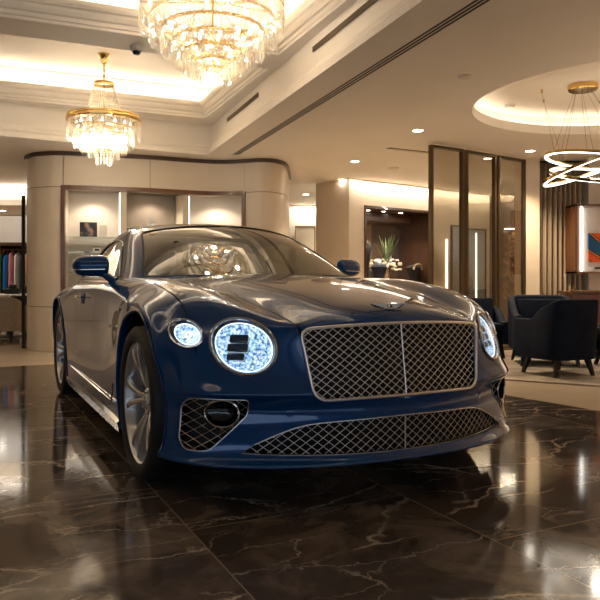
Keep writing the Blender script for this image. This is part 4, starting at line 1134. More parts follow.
# ---------------------------------------------------------------- chandeliers
def crystal_mat():
    m = bpy.data.materials.new('cut_crystal'); m.use_nodes = True; nt = m.node_tree; nt.nodes.clear(); L = nt.links
    o = nt.nodes.new('ShaderNodeOutputMaterial'); fr = None
    g = nt.nodes.new('ShaderNodeBsdfGlossy'); g.inputs['Roughness'].default_value = .04; g.inputs['Color'].default_value = (1,.97,.91,1)
    t = nt.nodes.new('ShaderNodeBsdfTransparent'); t.inputs['Color'].default_value = (.97,.96,.93,1)
    tl = nt.nodes.new('ShaderNodeBsdfTranslucent'); tl.inputs['Color'].default_value = (.96,.94,.89,1)
    a = nt.nodes.new('ShaderNodeMixShader'); a.inputs[0].default_value = .10; L.new(t.outputs[0], a.inputs[1]); L.new(tl.outputs[0], a.inputs[2])
    b = nt.nodes.new('ShaderNodeMixShader'); L.new(schlick(nt, .16), b.inputs[0]); L.new(a.outputs[0], b.inputs[1]); L.new(g.outputs[0], b.inputs[2]); L.new(b.outputs[0], o.inputs[0])
    return m
CRYS = crystal_mat()
def prism_at(m, x, y, z, L_, w, ang):
    """hanging bar with a pointed foot and a bead above"""
    V = []
    for zz, ww in ((0, .35), (-.012, 1), (-L_*.86, .9), (-L_, .12)):
        for k in range(6):
            a = ang+2*PI*k/6; V.append((x+w*ww*math.cos(a), y+w*ww*.7*math.sin(a), z+zz))
    m.add(V, [(j*6+k, j*6+(k+1) % 6, (j+1)*6+(k+1) % 6, (j+1)*6+k) for j in range(3) for k in range(6)]+[(0,1,2,3,4,5),(18,19,20,21,22,23)])
    V = []; zb = z+.012
    V = [(x, y, zb+.010), (x+.008, y, zb), (x, y+.008, zb), (x-.008, y, zb), (x, y-.008, zb), (x, y, zb-.010)]
    m.add(V, [(0,1,2),(0,2,3),(0,3,4),(0,4,1),(5,2,1),(5,3,2),(5,4,3),(5,1,4)])
def chandelier(name, loc, tiers, label, canopy, spread=None, pw=60, bulbs=(), w=.010):
    rt = empty(name, loc); tag(rt, label, 'chandelier', None)
    for r, z, L_, n in tiers:
        MB().lathe([(r+.006, z+.018), (r+.009, z+.030), (r+.006, z+.042), (r-.006, z+.042), (r-.006, z+.018)], 64, closed=True).build('ring', GOLD, rt)
        m = MB()
        for k in range(n):
            a = 2*PI*(k+random.random()*.25)/n; prism_at(m, r*math.cos(a), r*math.sin(a), z, L_*random.uniform(.93, 1.03), w, a)
        c = m.build('crystal_tier', CRYS, rt, smooth=False, fix=False); c['kind'] = 'stuff'
    for bi, (r, z, n) in enumerate(bulbs):
        for k in range(n):
            a = 2*PI*(k+.5*bi)/n
            MB().lathe([(0,-.022),(.012,-.016),(.016,0),(.012,.018),(.004,.036),(0,.040)], 10, Matrix.Translation((r*math.cos(a), r*math.sin(a), z))).build('bulb', BULB, rt)
    # spokes carrying the rings
    m = MB(); R0 = tiers[0][0]; zt = tiers[0][1]+.03
    for k in range(6):
        a = PI*k/3+.2; m.tube([(0, 0, zt+.05), (R0*.5*math.cos(a), R0*.5*math.sin(a), zt+.012), (R0*math.cos(a), R0*math.sin(a), zt)], .006, 6)
    m.tube([(0,0,tiers[-1][1]+.02),(0,0,canopy-.04)], .008, 8); m.build('stem', GOLD, rt)
    return rt
def glow(loc, pw, r=.15):
    l = bpy.data.lights.new('chandelier_glow', 'POINT'); l.energy = pw; l.color = (1,.88,.73); l.shadow_soft_size = r
    ob = bpy.data.objects.new('chandelier_glow', l); COL.objects.link(ob); ob.location = loc
# large one: origin at its lowest point
BZ = 2.547
big = chandelier('chandelier', (-.706, 5.6, BZ),
   [(.575,.60,.20,92),(.575,.86,.22,92),(.50,.50,.20,80),(.41,.405,.185,66),(.32,.32,.175,52),(.23,.235,.165,38),(.145,.16,.15,26),(.07,.105,.105,12)],
   'large tiered crystal chandelier, cut off by the top of the picture', 3.56-BZ, bulbs=[(.50,.60,20),(.36,.50,14),(.25,.38,10),(.15,.27,6),(.04,.17,3),(.44,.85,12)], w=.0115)
MB().lathe([(.14,1.013),(.14,.985),(.10,.96),(.04,.95)], 32).build('canopy', GOLD, big)
for k in range(6): glow((-.706+.36*math.cos(k*PI/3), 5.6+.36*math.sin(k*PI/3), BZ+.47), 2.0, .03)
glow((-.706, 5.6, BZ+.02), 3, .04)
SZ = .966+(280-166)*.01148
sc_ = .01148
sm = chandelier('chandelier', (-2.25, 7.93, SZ),
   [(.405,(166-120)*sc_,.24,66),(.33,(166-131)*sc_,.20,54),(.25,(166-138)*sc_,.185,42),(.17,(166-145)*sc_,.17,28),(.085,(166-153)*sc_,.14,14)],
   'smaller crystal chandelier hung from a brass chain, shown whole', 3.56-SZ, bulbs=[(.30,.46,14),(.20,.34,9),(.10,.22,5)], w=.0105)
zr = (166-84)*sc_; zm = (166-114)*sc_
MB().lathe([(.115,zr-.02),(.118,zr),(.112,zr+.018),(.100,zr+.018),(.100,zr-.02)], 48, closed=True).build('top_ring', GOLD, sm)
MB().lathe([(.415,.50),(.422,.52),(.415,.545),(.398,.545),(.398,.50)], 72, closed=True).build('main_ring', GOLD, sm)
st = MB()
for k in range(44):
    a = 2*PI*k/44
    for j in range(17):
        q = j/16; r = .106+(.195-.106)*q; z = zr-.02+(zm-zr+.02)*q
        d = .0085; V = [(r*math.cos(a), r*math.sin(a), z+.013),(r*math.cos(a)+d, r*math.sin(a), z),(r*math.cos(a), r*math.sin(a)+d, z),(r*math.cos(a)-d, r*math.sin(a), z),(r*math.cos(a), r*math.sin(a)-d, z),(r*math.cos(a), r*math.sin(a), z-.013)]
        st.add(V, [(0,1,2),(0,2,3),(0,3,4),(0,4,1),(5,2,1),(5,3,2),(5,4,3),(5,1,4)])
s_ = st.build('bead_strands', CRYS, sm, smooth=False, fix=False); s_['kind'] = 'stuff'
zc_ = 3.56-SZ
MB().lathe([(.070,zc_),(.072,zc_-.012),(.052,zc_-.03),(.042,zc_-.07),(.036,zc_-.10),(.012,zc_-.115),(0,zc_-.116)], 32, cap=False).build('canopy', GOLD, sm)
ch_ = MB()
for k in range(9):
    zz = zc_-.125-.031*k; ax = k % 2
    ch_.tube([((.011*math.cos(t))*(1-ax), (.011*math.cos(t))*ax, zz+.020*math.sin(t)) for t in np.linspace(0, 2*PI, 13)[:-1]], .0032, 5, closed=True)
ch_.build('chain', GOLD, sm)
for k in range(4): glow((-2.25+.22*math.cos(k*PI/2), 7.93+.22*math.sin(k*PI/2), SZ+.3), 3.5, .035)
glow((-2.25, 7.93, SZ-.03), 5, .05)

# ring pendant
rp = empty('ring_pendant', (2.99, 6.96, 2.13)); tag(rp, 'pendant of tilted glowing brass rings under the round ceiling recess', 'pendant light')
CAN = Vector((2.85-2.99, 0, 2.93-2.13))
MB().lathe([(.145,.80),(.145,.755),(.135,.745),(0,.745)], 40, Matrix.Translation((CAN.x, 0, 0)), cap=False).build('canopy', GOLD, rp)
for i, (R_, rx, ry, dz, dx) in enumerate(((.52,.05,.16,.03,.03),(.55,-.10,-.30,.0,.02),(.46,.30,.02,-.10,.02))):
    Mr = Matrix.Translation((dx, 0, dz)) @ Matrix.Rotation(ry, 4, 'Y') @ Matrix.Rotation(rx, 4, 'X')
    g = MB().lathe([(R_+.014,-.014),(R_+.014,.016),(R_-.012,.016),(R_-.012,-.004)], 72, Mr, closed=True).build('ring', GOLD, rp)
    MB().lathe([(R_+.010,-.018),(R_-.015,-.018),(R_-.015,.000),(R_-.0125,.000),(R_-.0125,-.015),(R_+.010,-.015)], 72, Mr, closed=True).build('diffuser', emat('ring_diffuser', (1,.92,.78), 3), g)
    for k in range(3):
        a = 2*PI*k/3+i*.7; p = Mr @ Vector((R_*math.cos(a), R_*math.sin(a), .016)); MB().tube([tuple(p), (CAN.x+.08*math.cos(a), .08*math.sin(a), .75)], .0016, 4).build('cable', BRONZE, g)
for x, y in ((-.50, .15), (-.34, .55)):
    MB().tube([(x, y, .80), (x, y, .765)], .012, 8).build('ceiling_hook', GOLD, rp); MB().tube([(x, y, .77), (x+.12, y*.5, .05)], .0014, 4).build('cable', BRONZE, rp)
glow((2.99, 6.96, 2.10), 3, .05)

# ---------------------------------------------------------------- wall with the walnut niche
P1, P2 = Vector((.83, 11.74)), Vector((4.2, 14.3)); exv = (P2-P1).normalized(); ang = math.atan2(exv.y, exv.x); WL = (P2-P1).length
MW = Matrix.Translation((P1.x, P1.y, 0)) @ Matrix.Rotation(ang, 4, 'Z')
m = MB(); m.box(0, .354, 0, .9, 0, HT, MW); m.box(2.07, WL, 0, .9, 0, HT, MW); m.box(.354, 2.07, 0, .9, 2.26, HT, MW)
struct(m.build('wall_walnut_side', WALL))
struct(MB().prism([(.83,11.74),(.62,13.4),(.68,13.4),(.90,12.2),(.98,11.86)], 0, HT).build('wall_corner', WALL))
nic = empty('walnut_niche', MW.translation); nic.rotation_euler.z = ang; tag(nic, 'walnut-framed recess in the cream wall with three small downlights', 'niche')
MB().box(.354, .394, -.02, .84, 0, 2.26).build('left_jamb', WOOD, nic); MB().box(2.03, 2.07, -.02, .84, 0, 2.26).build('right_jamb', WOOD, nic)
MB().box(.394, 2.03, -.02, .84, 2.215, 2.26).build('head', WOOD, nic); 
MB().box(.394, 2.03, .795, .84, 0, 2.05).build('mirror', pmat('bronze_mirror', (.62,.52,.40), .06, .9), nic)
MB().box(.394, 2.03, .45, .82, 2.05, 2.215).build('bulkhead', WOOD, nic)
for k, x in enumerate((.68, 1.06, 1.50)):
    p = MW @ Vector((x, .25, 0)); downlight(p.x, p.y, 2.214, ('left','middle','right')[k]+' downlight in the top of the walnut niche', .04, 'three downlights of the walnut niche', 26)
p = MW @ Vector((.4, .3, 0))
strip_light(MW.to_translation().xy+exv*.05-Vector((-exv.y, exv.x))*.10, P2-Vector((-exv.y, exv.x))*.10, HT-.012, 17, 'wall_wash', .05, PI)
strip_light((.50,13.3), (.72,11.8), HT-.012, 8, 'wall_wash', .05, PI)
strip_light((-.1,15.85), (.6,15.85), HT-.012, 8, 'wall_wash', .05, PI)
# console, flowers, garments inside the niche
def inN(x, y, z=0): q = MW @ Vector((x, y, z)); return (q.x, q.y, q.z)
con = MB().box(-.28, .28, -.16, .16, .86, .90).box(-.26, -.22, -.13, .13, 0, .86).box(.22, .26, -.13, .13, 0, .86).build('console_table', WOOD, None, loc=inN(1.33, .48), rotz=ang); tag(con, 'slim dark console under the white flowers', 'table')
vs_ = MB().lathe([(.0,0),(.05,0),(.062,.06),(.055,.16),(.048,.24),(.058,.27),(.050,.27),(.040,.24),(.0,.23)], 24).build('flower_vase', pmat('champagne_glass', (.50,.36,.22), .2, .5), None, loc=inN(1.34, .46, .90)); tag(vs_, 'champagne vase of white blooms and tall green leaves in the niche', 'vase')
LEAF = noise_mat('leaf_green', (.04,.07,.025), (.14,.19,.09), 8, .5); PETAL = pmat('white_petals', (.85,.80,.70), .7)
fl = MB(); 
for k in range(44):
    a = random.uniform(0, 2*PI); r = random.uniform(0, .24); z = .40+random.uniform(-.09, .12)-r*.3; x, y = r*math.cos(a)*1.25, r*math.sin(a)
    for j in range(5):
        b_ = 2*PI*j/5+random.random(); px_, py_ = x+.022*math.cos(b_), y+.022*math.sin(b_)
        fl.lathe([(0,-.016),(.018,-.008),(.022,.006),(.010,.018),(0,.02)], 7, Matrix.Translation((px_, py_, z)) @ Matrix.Rotation(.5, 4, (math.cos(b_+1.57), math.sin(b_+1.57), 0)))
f_ = fl.build('white_blossoms', PETAL, vs_); f_['kind'] = 'stuff'
lf = MB()
for k in range(13):
    a = random.uniform(0, 2*PI); t = random.uniform(.12, .30); h = random.uniform(.55, .80); w_ = .020; d = Vector((math.cos(a), .6*math.sin(a), 0)); s2 = Vector((-math.sin(a), math.cos(a), 0)); V = []
    for j in range(8):
        q = j/7; c = d*(t*q**1.4)+Vector((0, 0, .22+h*q*(1-.1*q))); ww = w_*math.sin(PI*min(1, q*.9+.12))**.7; V += [c-s2*ww, c+d*.004, c+s2*ww]
    lf.add(V, [(3*j, 3*j+1, 3*j+4, 3*j+3) for j in range(7)]+[(3*j+1, 3*j+2, 3*j+5, 3*j+4) for j in range(7)])
l_ = lf.build('green_leaves', LEAF, vs_, fix=False); l_.modifiers.new('s', 'SOLIDIFY').thickness = .004; l_['kind'] = 'stuff'
def garment(name, mat, loc, rot, h, w, d, label, cat, shoulder=.35):
    m = MB(); V = []; n = 20; Z = [(0, .62), (.15, .66), (.45, .60), (.72, .85), (.86, 1.0), (.94, .80), (.975, .35), (1.0, .2)]
    for zz, ww in Z:
        for k in range(n):
            a = 2*PI*k/n; f = 1+.06*math.sin(5*a+zz*3); V.append((w/2*ww*f*math.cos(a), d/2*f*ww*math.sin(a), h*zz))
    m.add(V, [(j*n+k, j*n+(k+1) % n, (j+1)*n+(k+1) % n, (j+1)*n+k) for j in range(len(Z)-1) for k in range(n)]+[tuple(range(n))[::-1], tuple((len(Z)-1)*n+k for k in range(n))])
    o = m.build(name, mat, None, loc=loc, rotz=rot); tag(o, label, cat); return o
NAVYC = noise_mat('navy_cloth', (.012,.016,.03), (.03,.04,.07), 10, .8); BLKC = noise_mat('black_cloth', (.008,.008,.009), (.02,.02,.02), 10, .7)
def stand(parent, h, mat=DARKMETAL):
    MB().lathe([(.14,-h),(.14,-h+.015),(.015,-h+.03),(.012,0)], 20).build('stand', mat, parent)
g1 = garment('coat_display', BLKC, inN(.84, .50, .75), ang, .95, .26, .20, 'tall black garment on a stand at the left end of the niche', 'coat'); stand(g1, .75)
g2 = garment('jacket_display', NAVYC, inN(.86, .16, .70), ang, .58, .34, .22, 'dark navy jacket on a stand left of the flowers', 'jacket'); stand(g2, .70)
g3 = garment('handbag_display', BLKC, inN(1.84, .24, .80), ang, .46, .36, .20, 'black bag on a plinth at the right of the niche', 'bag'); MB().box(-.16, .16, -.14, .14, -.80, 0).build('plinth', WOOD, g3)
MB().tube([(-.11,-.10,.36),(-.08,-.11,.45),(0,-.115,.47),(.08,-.11,.45),(.11,-.10,.36)], .016, 8).build('strap', BEIGEFAB, g3)
o = MB().box(-.06, .06, -.02, .02, 0, .10).build('price_holder', WHITEP, None, loc=inN(1.52, .12, .80), rotz=ang); tag(o, 'small cream card holder beside the black bag', 'card'); MB().box(-.08, .08, -.06, .06, -.80, 0).build('post', WOOD, o)

# ---------------------------------------------------------------- glass partition
for k, (a, b, lab) in enumerate((((1.637,8.70),(2.12,9.01),'left panel of the bronze-framed glass partition'),((2.165,9.06),(2.656,9.41),'middle panel of the bronze-framed glass partition'),((2.69,9.44),(3.18,9.80),'right panel of the bronze-framed glass partition, beside the column'))):
    a, b = Vector(a), Vector(b); d = b-a; W_ = d.length; e = empty('glass_partition', (a.x, a.y, 0)); e.rotation_euler.z = math.atan2(d.y, d.x); tag(e, lab, 'partition', 'glass partition panels')
    f = MB(); t = .034; f.box(0, t, -.03, .03, 0, 2.67); f.box(W_-t, W_, -.03, .03, 0, 2.67); f.box(t, W_-t, -.03, .03, 2.67-t, 2.67); f.box(t, W_-t, -.03, .03, 0, .06); f.build('frame', BRONZE, e)
    MB().box(t, W_-t, -.005, -.003, .06, 2.67-t).build('pane', RIBGLASS, e)
# lit shop front seen through it: frames, cool panels, light bars (on the cream wall)
def onW(x, off=0.): q = MW @ Vector((x, -off, 0)); return q
COOL = noise_mat('cool_glass_panel', (.34,.40,.43), (.50,.57,.60), 1.3, .25)
for x0, x1, zt, lab in ((2.62,2.98,2.0,'left cool grey glass display door on the cream wall'),(3.06,3.62,1.96,'right cool grey glass display door on the cream wall')):
    e = empty('display_door', MW.translation); e.rotation_euler.z = ang; tag(e, lab, 'door', 'cool glass display doors behind the partition')
    MB().box(x0, x1, -.02, 0, .1, zt).build('panel', COOL, e)
    f = MB(); f.box(x0-.025, x0, -.04, 0, .08, zt+.025); f.box(x1, x1+.025, -.04, 0, .08, zt+.025); f.box(x0, x1, -.04, 0, zt, zt+.025); f.build('frame', DARKMETAL, e)
    MB().box((x0+x1)/2-.015, (x0+x1)/2+.015, -.035, -.02, .4, zt-.06).build('light_bar', emat('bar_light', (1,.95,.86), 2.2), e) if x0 > 3 else MB().box(x0-.16, x0-.13, -.03, 0, .4, 1.75).build('light_bar', emat('bar_light', (1,.92,.80), 2.2), e)
# reeded screen with a lit picture at the right end
scr = MB(); 
for k in range(26): scr.box(3.30+.036*k, 3.324+.036*k, 11.9, 11.93, 0, 2.42)
scr.box(3.28, 4.26, 11.93, 11.96, 0, 2.42); o = scr.build('reeded_screen', noise_mat('taupe_reeds', (.10,.075,.05), (.15,.115,.08), 2, .5)); tag(o, 'taupe ribbed screen behind the right glass panel', 'screen')
strip_light((3.30,11.86), (4.2,11.86), 2.5, 20, 'wall_wash', .04, PI)
pc = empty('lit_picture', (3.70, 11.88, 0)); tag(pc, 'dark abstract picture in gold and black with a light bar above', 'picture')
MB().box(-.21, .21, -.02, 0, .60, 1.80).build('canvas', art_mat('gold_abstract', [(.01,.01,.015),(.03,.03,.04),(.22,.12,.05),(.62,.45,.28),(.02,.02,.03)], 4, 2.5, .3), pc); MB().box(-.20, .20, -.09, -.05, 1.83, 1.85).build('light_bar', LED, pc)

# ---------------------------------------------------------------- right end: column, curtain, wall with framed display
struct(MB().box(3.20, 3.42, 9.86, 10.3, 0, HT).build('wall_column', WALL))
struct(MB().box(3.40, 9, 10.25, 10.35, 0, HT).box(4.16, 9, 9.95, 10.25, 0, HT).build('wall_right_end', PLASTER))
m = MB(); V = []; NX = 120
for j, z in enumerate((.02, .9, 1.8, 2.66)):
    for i in range(NX+1):
        q = i/NX; x = 3.43+.64*q; V.append((x, 10.02+.045*math.sin(q*2*PI*9+.4*math.sin(3*q*PI))*(1+.15*j), z))
m.add(V, [(j*(NX+1)+i, j*(NX+1)+i+1, (j+1)*(NX+1)+i+1, (j+1)*(NX+1)+i) for j in range(3) for i in range(NX)]); o = m.build('curtain', CURT, fix=False, sharp=80); o.modifiers.new('s', 'SOLIDIFY').thickness = .006
tag(o, 'full-height taupe pleated curtain beside the column', 'curtain')
MB_ = MB().tube([(3.42,10.02,2.68),(4.12,10.02,2.68)], .012, 8).build('curtain_rail', DARKMETAL); tag(MB_, 'thin dark rail carrying the taupe curtain', 'rail')
fd = empty('framed_display', (3.82, 9.6, 0)); tag(fd, 'walnut box frame on the right wall around an orange and blue painting', 'display case')
m = MB(); x1 = 1.25
for a in ((0,.03,1.06,2.02),(x1-.03,x1,1.06,2.02),(0,x1,1.06,1.085),(0,x1,1.995,2.02)): m.box(a[0], a[1], 0, .345, a[2], a[3])
m.build('frame', WOOD2, fd)
MB().box(.03, .15, .20, .22, 1.085, 1.995).build('side_panel', WOOD2, fd); MB().box(.15, .172, .16, .19, 1.085, 1.995).build('light_strip', LEDC, fd); MB().box(.19, x1-.03, .20, .22, 1.085, 1.995).build('back_panel', WHITEP, fd)
def paint_mat():
    m, nt, b = new_mat('orange_blue_painting'); L = nt.links; tc = nt.nodes.new('ShaderNodeTexCoord'); mp = nt.nodes.new('ShaderNodeMapping'); mp.inputs['Rotation'].default_value = (0, -.65, 0); mp.inputs['Location'].default_value = (.1, 0, .05)
    L.new(tc.outputs['Object'], mp.inputs['Vector']); w = nt.nodes.new('ShaderNodeTexWave'); w.bands_direction = 'Z'; w.inputs['Scale'].default_value = 1.1; w.inputs['Distortion'].default_value = 2.5; w.inputs['Detail Scale'].default_value = 1.2
    L.new(mp.outputs[0], w.inputs['Vector']); r = nt.nodes.new('ShaderNodeValToRGB'); cr = r.color_ramp; cr.interpolation = 'CONSTANT'
    cr.elements[0].color = (.01,.10,.26,1); cr.elements[0].position = 0; cr.elements[1].color = (.80,.13,.015,1); cr.elements[1].position = .82
    for p, c in ((.40, (.012,.012,.02)), (.50, (.85,.28,.03)), (.66, (.02,.012,.012)), (.72, (.55,.05,.02))): e = cr.elements.new(p); e.color = (*c, 1)
    L.new(w.outputs['Fac'], r.inputs['Fac']); L.new(r.outputs['Color'], b.inputs['Base Color']); b.inputs['Roughness'].default_value = .35; return m
MB().box(-.21, .21, -.015, .015, -.20, .21).build('painting', paint_mat(), fd, loc=(.47, .18, 1.42))
MB().box(.36, .50, .185, .198, 1.125, 1.15).build('plaque', DARKMETAL, fd)
cb = empty('sideboard', (3.45, 8.75, 0)); tag(cb, 'reddish walnut sideboard at the right edge below the framed display', 'cabinet')
MB().box(0, 1.6, 0, .48, .06, .80).build('body', WOOD2, cb, bevel=.004); MB().box(-.015, 1.615, -.02, .49, .80, .825).build('top', WOOD2, cb)
for k in range(3):
    d_ = MB().box(.02+.53*k, .52+.53*k, -.018, 0, .09, .78).build('door', WOOD2, cb, bevel=.003); MB().box(.47+.53*k, .485+.53*k, -.035, -.018, .38, .52).build('handle', GOLD, d_)
MB().box(.04, 1.56, .03, .45, 0, .06).build('plinth', DARKMETAL, cb)
o = MB().box(-.20, .20, -.09, .09, 0, .012).box(-.20, -.19, -.09, .09, .012, .03).box(.19, .20, -.09, .09, .012, .03).build('brass_tray', GOLD, None, loc=(3.72, 8.9, .825)); tag(o, 'low brass tray on the left end of the sideboard', 'tray')
o = MB().tube([(.085*math.cos(t), 0, .10+.085*math.sin(t)) for t in np.linspace(0, 2*PI, 33)[:-1]], .006, 6, closed=True).tube([(.06*math.cos(t)+.03, .03, .08+.06*math.sin(t)) for t in np.linspace(0, 2*PI, 33)[:-1]], .005, 6, closed=True).box(-.05, .07, -.03, .04, 0, .014).build('ring_sculpture', GOLD, None, loc=(4.05, 8.95, .825)); tag(o, 'small brass sculpture of thin interlocked rings on the sideboard', 'sculpture')

# ---------------------------------------------------------------- lounge
RUG = noise_mat('mottled_rug', (.15,.115,.085), (.40,.33,.25), 2.8, .95, bump=.4, detail=8, bscale=120)
o = MB().prism([(3.9,5.60),(5.3,7.9),(3.4,8.66),(2.75,9.3),(1.15,7.11)], 0, .012).build('rug', RUG); tag(o, 'mottled grey-beige rug under the navy armchairs', 'rug')
LEGM = pmat('ebonised_leg', (.008,.007,.006), .4)
def armchair(loc, rot, label, w=.74, d=.74, hb=.76, ha=.56, mat=VELVET, group='navy velvet armchairs round the low table', cat='armchair'):
    """faces -y"""
    e = empty('armchair', loc, rot); tag(e, label, cat, group); n = 40
    # shell: a U seen from above, arms low, back high
    path = []
    for k in range(n+1):
        t = k/n; 
        if t < .3: q = t/.3; p = (-w/2+.02*q*0, -d/2+(d*.62)*q)
        elif t > .7: q = (t-.7)/.3; p = (w/2, -d/2+d*.62*(1-q))
        else:
            a = PI-(t-.3)/.4*PI; c, s = math.cos(a), math.sin(a); p = (w/2*math.copysign(abs(c)**.55, c), -d/2+d*.62+d*.38*abs(s)**.55)
        if t < .3: h = ha+(hb-ha)*max(0, (t-.17)/.13)**1.6*.55
        elif t > .7: h = ha+(hb-ha)*max(0, (.83-t)/.13)**1.6*.55
        else: h = hb-(hb-ha)*.45*(abs(t-.5)/.2)**5
        path.append((p[0], p[1], h))
    V = []; th = .085; prof = [(0,.0),(0,.96),(.12,1.0),(.5,1.012),(.88,1.0),(1,.96),(1,.0)]
    for i, (x, y, h) in enumerate(path):
        a = Vector(path[max(i-1,0)][:2]); b = Vector(path[min(i+1,n)][:2]); t_ = (b-a).normalized(); nr = Vector((t_.y, -t_.x)); 
        for f, g in prof:
            lean = .05*(g if y > 0 else g*.4); z0 = .17; z = z0+(h-z0)*g; q = Vector((x, y))+nr*th*f
            V.append((q.x*(1+lean*.35)-.0, q.y+(lean if y > .0 else 0)*(y/d*2), z))
    k = len(prof); F_ = [(i*k+j, i*k+(j+1) % k, (i+1)*k+(j+1) % k, (i+1)*k+j) for i in range(n) for j in range(k)]+[tuple(range(k)), tuple(n*k+j for j in range(k))[::-1]]
    MB().add(V, F_).build('shell', mat, e, sharp=55, bevel=0)
    MB().box(-w/2+th, w/2-th, -d/2+.02, d/2-.08, .17, .29).build('seat_base', mat, e, bevel=.015)
    MB().box(-w/2+th+.005, w/2-th-.005, -d/2-.01, d/2-.12, .29, .43).build('seat_cushion', mat, e, bevel=.045)
    Mb = Matrix.Translation((0, d/2-.13, .40)) @ Matrix.Rotation(-.16, 4, 'X'); MB().box(-w/2+th+.02, w/2-th-.02, -.06, .05, 0, .33, Mb).build('back_cushion', mat, e, bevel=.04)
    for sx in (-1, 1):
        for sy in (-1, 1):
            x0, y0 = sx*(w/2-.10), sy*(d/2-.10)
            MB().add([(x0+a*.026, y0+b*.026, .175) for a, b in ((-1,-1),(1,-1),(1,1),(-1,1))]+[(x0+sx*.035+a*.014, y0+sy*.045+b*.014, 0) for a, b in ((-1,-1),(1,-1),(1,1),(-1,1))], [(0,1,2,3),(7,6,5,4),(0,4,5,1),(1,5,6,2),(2,6,7,3),(3,7,4,0)]).build('leg', LEGM, e)
    return e
armchair((2.62, 7.03, .012), math.radians(203), 'navy velvet armchair seen from behind, nearest of the group', w=.60, d=.58)
armchair((2.80, 7.92, .012), math.radians(-8), 'navy velvet armchair facing the camera, just behind the nearest one', hb=.77)
armchair((2.27, 8.62, .012), math.radians(0), 'navy velvet chair half hidden behind the right headlight', w=.56, d=.50, hb=.62, ha=.44)
armchair((3.66, 7.62, .012), math.radians(-80), 'navy velvet chair cut off by the right edge of the picture', w=.66, d=.64, hb=.60, ha=.44)
ct = empty('coffee_table', (3.06, 8.74, .012)); tag(ct, 'low round table with a brass drum foot behind the navy armchairs', 'table')
MB().lathe([(.22,0),(.22,.10),(.05,.11),(.04,.33)], 40).build('base', GOLD, ct); MB().lathe([(0,.33),(.29,.33),(.30,.345),(.29,.36),(0,.36)], 48, cap=False).build('top', GBLACK, ct)

# ---------------------------------------------------------------- boutique at the far left
struct(MB().box(-9, -4.05, 14.5, 14.6, 0, 2.40).build('wall_boutique', noise_mat('pale_wall', (.66,.60,.52), (.70,.64,.56), 1.4, .6)))
struct(MB().box(-9, -4.05, 12.6, 12.68, 2.33, 2.44).box(-9, -4.05, 12.68, 14.5, 2.33, 2.36).box(-9, -4.05, 13.0, 13.06, 2.36, 2.70).build('trim_8', PLASTER))
tag(MB().box(-9, -4.1, 12.72, 12.90, 2.37, 2.40).build('cove_strip', LED), 'warm light strip above the boutique opening at far left', 'light')
struct(MB().box(-3.935, -3.895, 9.76, 9.80, 0, 2.16).build('trim_9', DARKMETAL))
downlight(-5.85, 13.6, 2.33, 'downlight in the low ceiling of the boutique at far left', .06, spot=50)
l = bpy.data.lights.new('boutique_fill', 'AREA'); l.energy = 10; l.size = 2.5; l.color = (1,.92,.82); ob = bpy.data.objects.new('boutique_fill', l); COL.objects.link(ob); ob.location = (-6, 13.7, 2.31)  # added area lamp without a fixture, brightens the boutique
strip_light((-8,12.2), (-4.4,12.2), 2.66, 9, 'wall_wash', .05, PI)
rk = empty('clothes_rack', (-5.55, 13.3, 0)); tag(rk, 'dark shelving rack of hanging clothes at the far left', 'rack')
MB().box(-.75, .65, .28, .31, 0, 1.68).build('back_panel', BLKC, rk); MB().box(-.75, .65, -.2, .28, 1.62, 1.68).build('top', WOOD, rk)
for x in (-.75, -.162, .615): MB().box(x, x+.028, -.2, .28, 0, 1.62).build('post', GOLD if x < 0 else WOOD, rk)
MB().tube([(-.72,.05,1.55),(.62,.05,1.55)], .012, 8).build('rail', GOLD, rk)
cols = [(.70,.64,.55),(.03,.03,.04),(.60,.45,.30),(.02,.20,.55),(.03,.25,.62),(.02,.22,.58),(.65,.22,.25),(.72,.68,.62),(.05,.04,.04),(.62,.40,.18),(.03,.03,.03),(.70,.62,.50)]
names_ = ['cream','black','tan','deep blue','bright blue','mid blue','pink','white','dark brown','amber','charcoal','ivory']
for k, (c, nm) in enumerate(zip(cols, names_)):
    x = -5.55-.62+.105*k; m = MB(); V = []
    for z, w_ in ((0,.19),(.35,.18),(.6,.17),(.66,.10),(.69,.02)):
        for a in range(10): t = 2*PI*a/10; V.append((.036*math.cos(t)*(1 if z < .66 else .5), w_*math.sin(t)*(1+.05*math.sin(3*t)), z))
    m.add(V, [(j*10+a, j*10+(a+1) % 10, (j+1)*10+(a+1) % 10, (j+1)*10+a) for j in range(4) for a in range(10)]+[tuple(range(10))[::-1], tuple(40+a for a in range(10))])
    o = m.build('hanging_garment', pmat('cloth_'+nm.replace(' ', '_'), c, .85), None, loc=(x, 13.33, .84-.03*(k % 3))); tag(o, nm+' garment hanging on the rack at far left', 'garment', 'garments on the rack')
    MB().tube([(0,0,.69),(0,0,.73+.03*(k % 3))], .004, 5).build('hanger_hook', GOLD, o)
for k, (x, z, c, w_) in enumerate(((-5.98,.42,(.5,.45,.4),.2),(-5.53,.40,(.02,.02,.02),.22),(-5.22,.44,(.6,.54,.46),.2))):
    o = MB().box(-w_/2, w_/2, -.14, .14, 0, .26).build('folded_bag', pmat('bag_'+str(k), c, .6), None, loc=(x, 13.25, 0), bevel=.03); tag(o, ('grey','black','ivory')[k]+' bag standing on the floor under the hanging garments', 'bag')
tb = empty('side_table', (-4.95, 11.75, 0)); tag(tb, 'round pale-topped table beyond the beige chair', 'table')
MB().lathe([(0,.70),(.40,.70),(.42,.715),(.40,.73),(0,.73)], 40, cap=False).build('top', WHITEP, tb); MB().lathe([(.20,0),(.20,.02),(.04,.04),(.04,.70)], 24).build('base', DARKMETAL, tb)
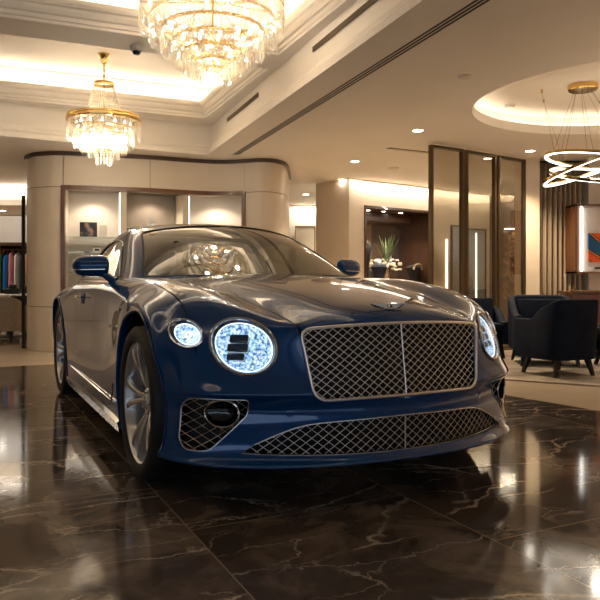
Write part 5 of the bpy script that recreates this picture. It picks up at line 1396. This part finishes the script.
o = MB().box(-.14, .12, -.06, .06, 0, .09).box(-.06, .04, -.05, .05, .09, .16).build('folded_scarf', BLKC, None, loc=(-4.85, 11.7, .73), bevel=.02); tag(o, 'black folded cloth on the round pale-topped table', 'scarf')
armchair((-4.72, 11.05, 0), math.radians(175), 'beige upholstered chair with dark legs at the far left', w=.62, d=.60, hb=.70, ha=.56, mat=BEIGEFAB, group='chairs', cat='chair')
# far corridor behind the curved wall: bronze framed mirrors and a light bar
for k, (x0, x1) in enumerate(((-.10, .33), (.35, .62))):
    e = empty('wall_mirror', (0, 15.95, 0)); tag(e, ('wider','narrower')[k]+' brass-framed panel on the far corridor wall', 'panel')
    MB().box(x0, x1, -.02, 0, .4, 2.20).build('panel', noise_mat('tan_panel', (.48,.38,.27), (.54,.43,.31), 1, .4), e)
    f = MB(); f.box(x0-.015, x0, -.03, 0, .4, 2.215); f.box(x1, x1+.015, -.03, 0, .4, 2.215); f.box(x0, x1, -.03, 0, 2.20, 2.215); f.build('frame', GOLD, e)
o = MB().box(.575, .66, 15.6, 15.66, 0, 2.22).build('light_bar', emat('corridor_bar', (.80,.95,.90), 3)); tag(o, 'tall cool light bar at the end of the far corridor', 'light')
w = bpy.data.worlds.new('world'); SC.world = w; w.use_nodes = True; w.node_tree.nodes['Background'].inputs[0].default_value = (1,.8,.6,1); w.node_tree.nodes['Background'].inputs[1].default_value = .02
# invented glowing band behind the camera, added as cool front light on the car
gz = MB().box(-9, 9, -6.98, -6.96, 1.05, 2.68).build('front_fill_panel', emat('cool_front_fill', (.62,.78,1), .62)); struct(gz)
for k in range(7): struct(MB().box(-9+3*k-.02, -9+3*k+.02, -6.96, -6.90, 0, 2.70).build('fill_panel_bar', BRONZE))  # bars dividing the added glowing band
# ================================================================== CAMERA
cd = bpy.data.cameras.new('camera'); cd.sensor_width = 36; cd.lens = 690.8/600*36; cd.shift_y = -20/600
cam = bpy.data.objects.new('camera', cd); COL.objects.link(cam); cam.location = (0, 0, .9664); cam.rotation_euler = (PI/2, 0, 0)
SC.camera = cam
vs = SC.view_settings; vs.view_transform = 'Standard'; vs.look = 'None'; vs.gamma = 1; vs.use_curve_mapping = False; vs.exposure = 1.3
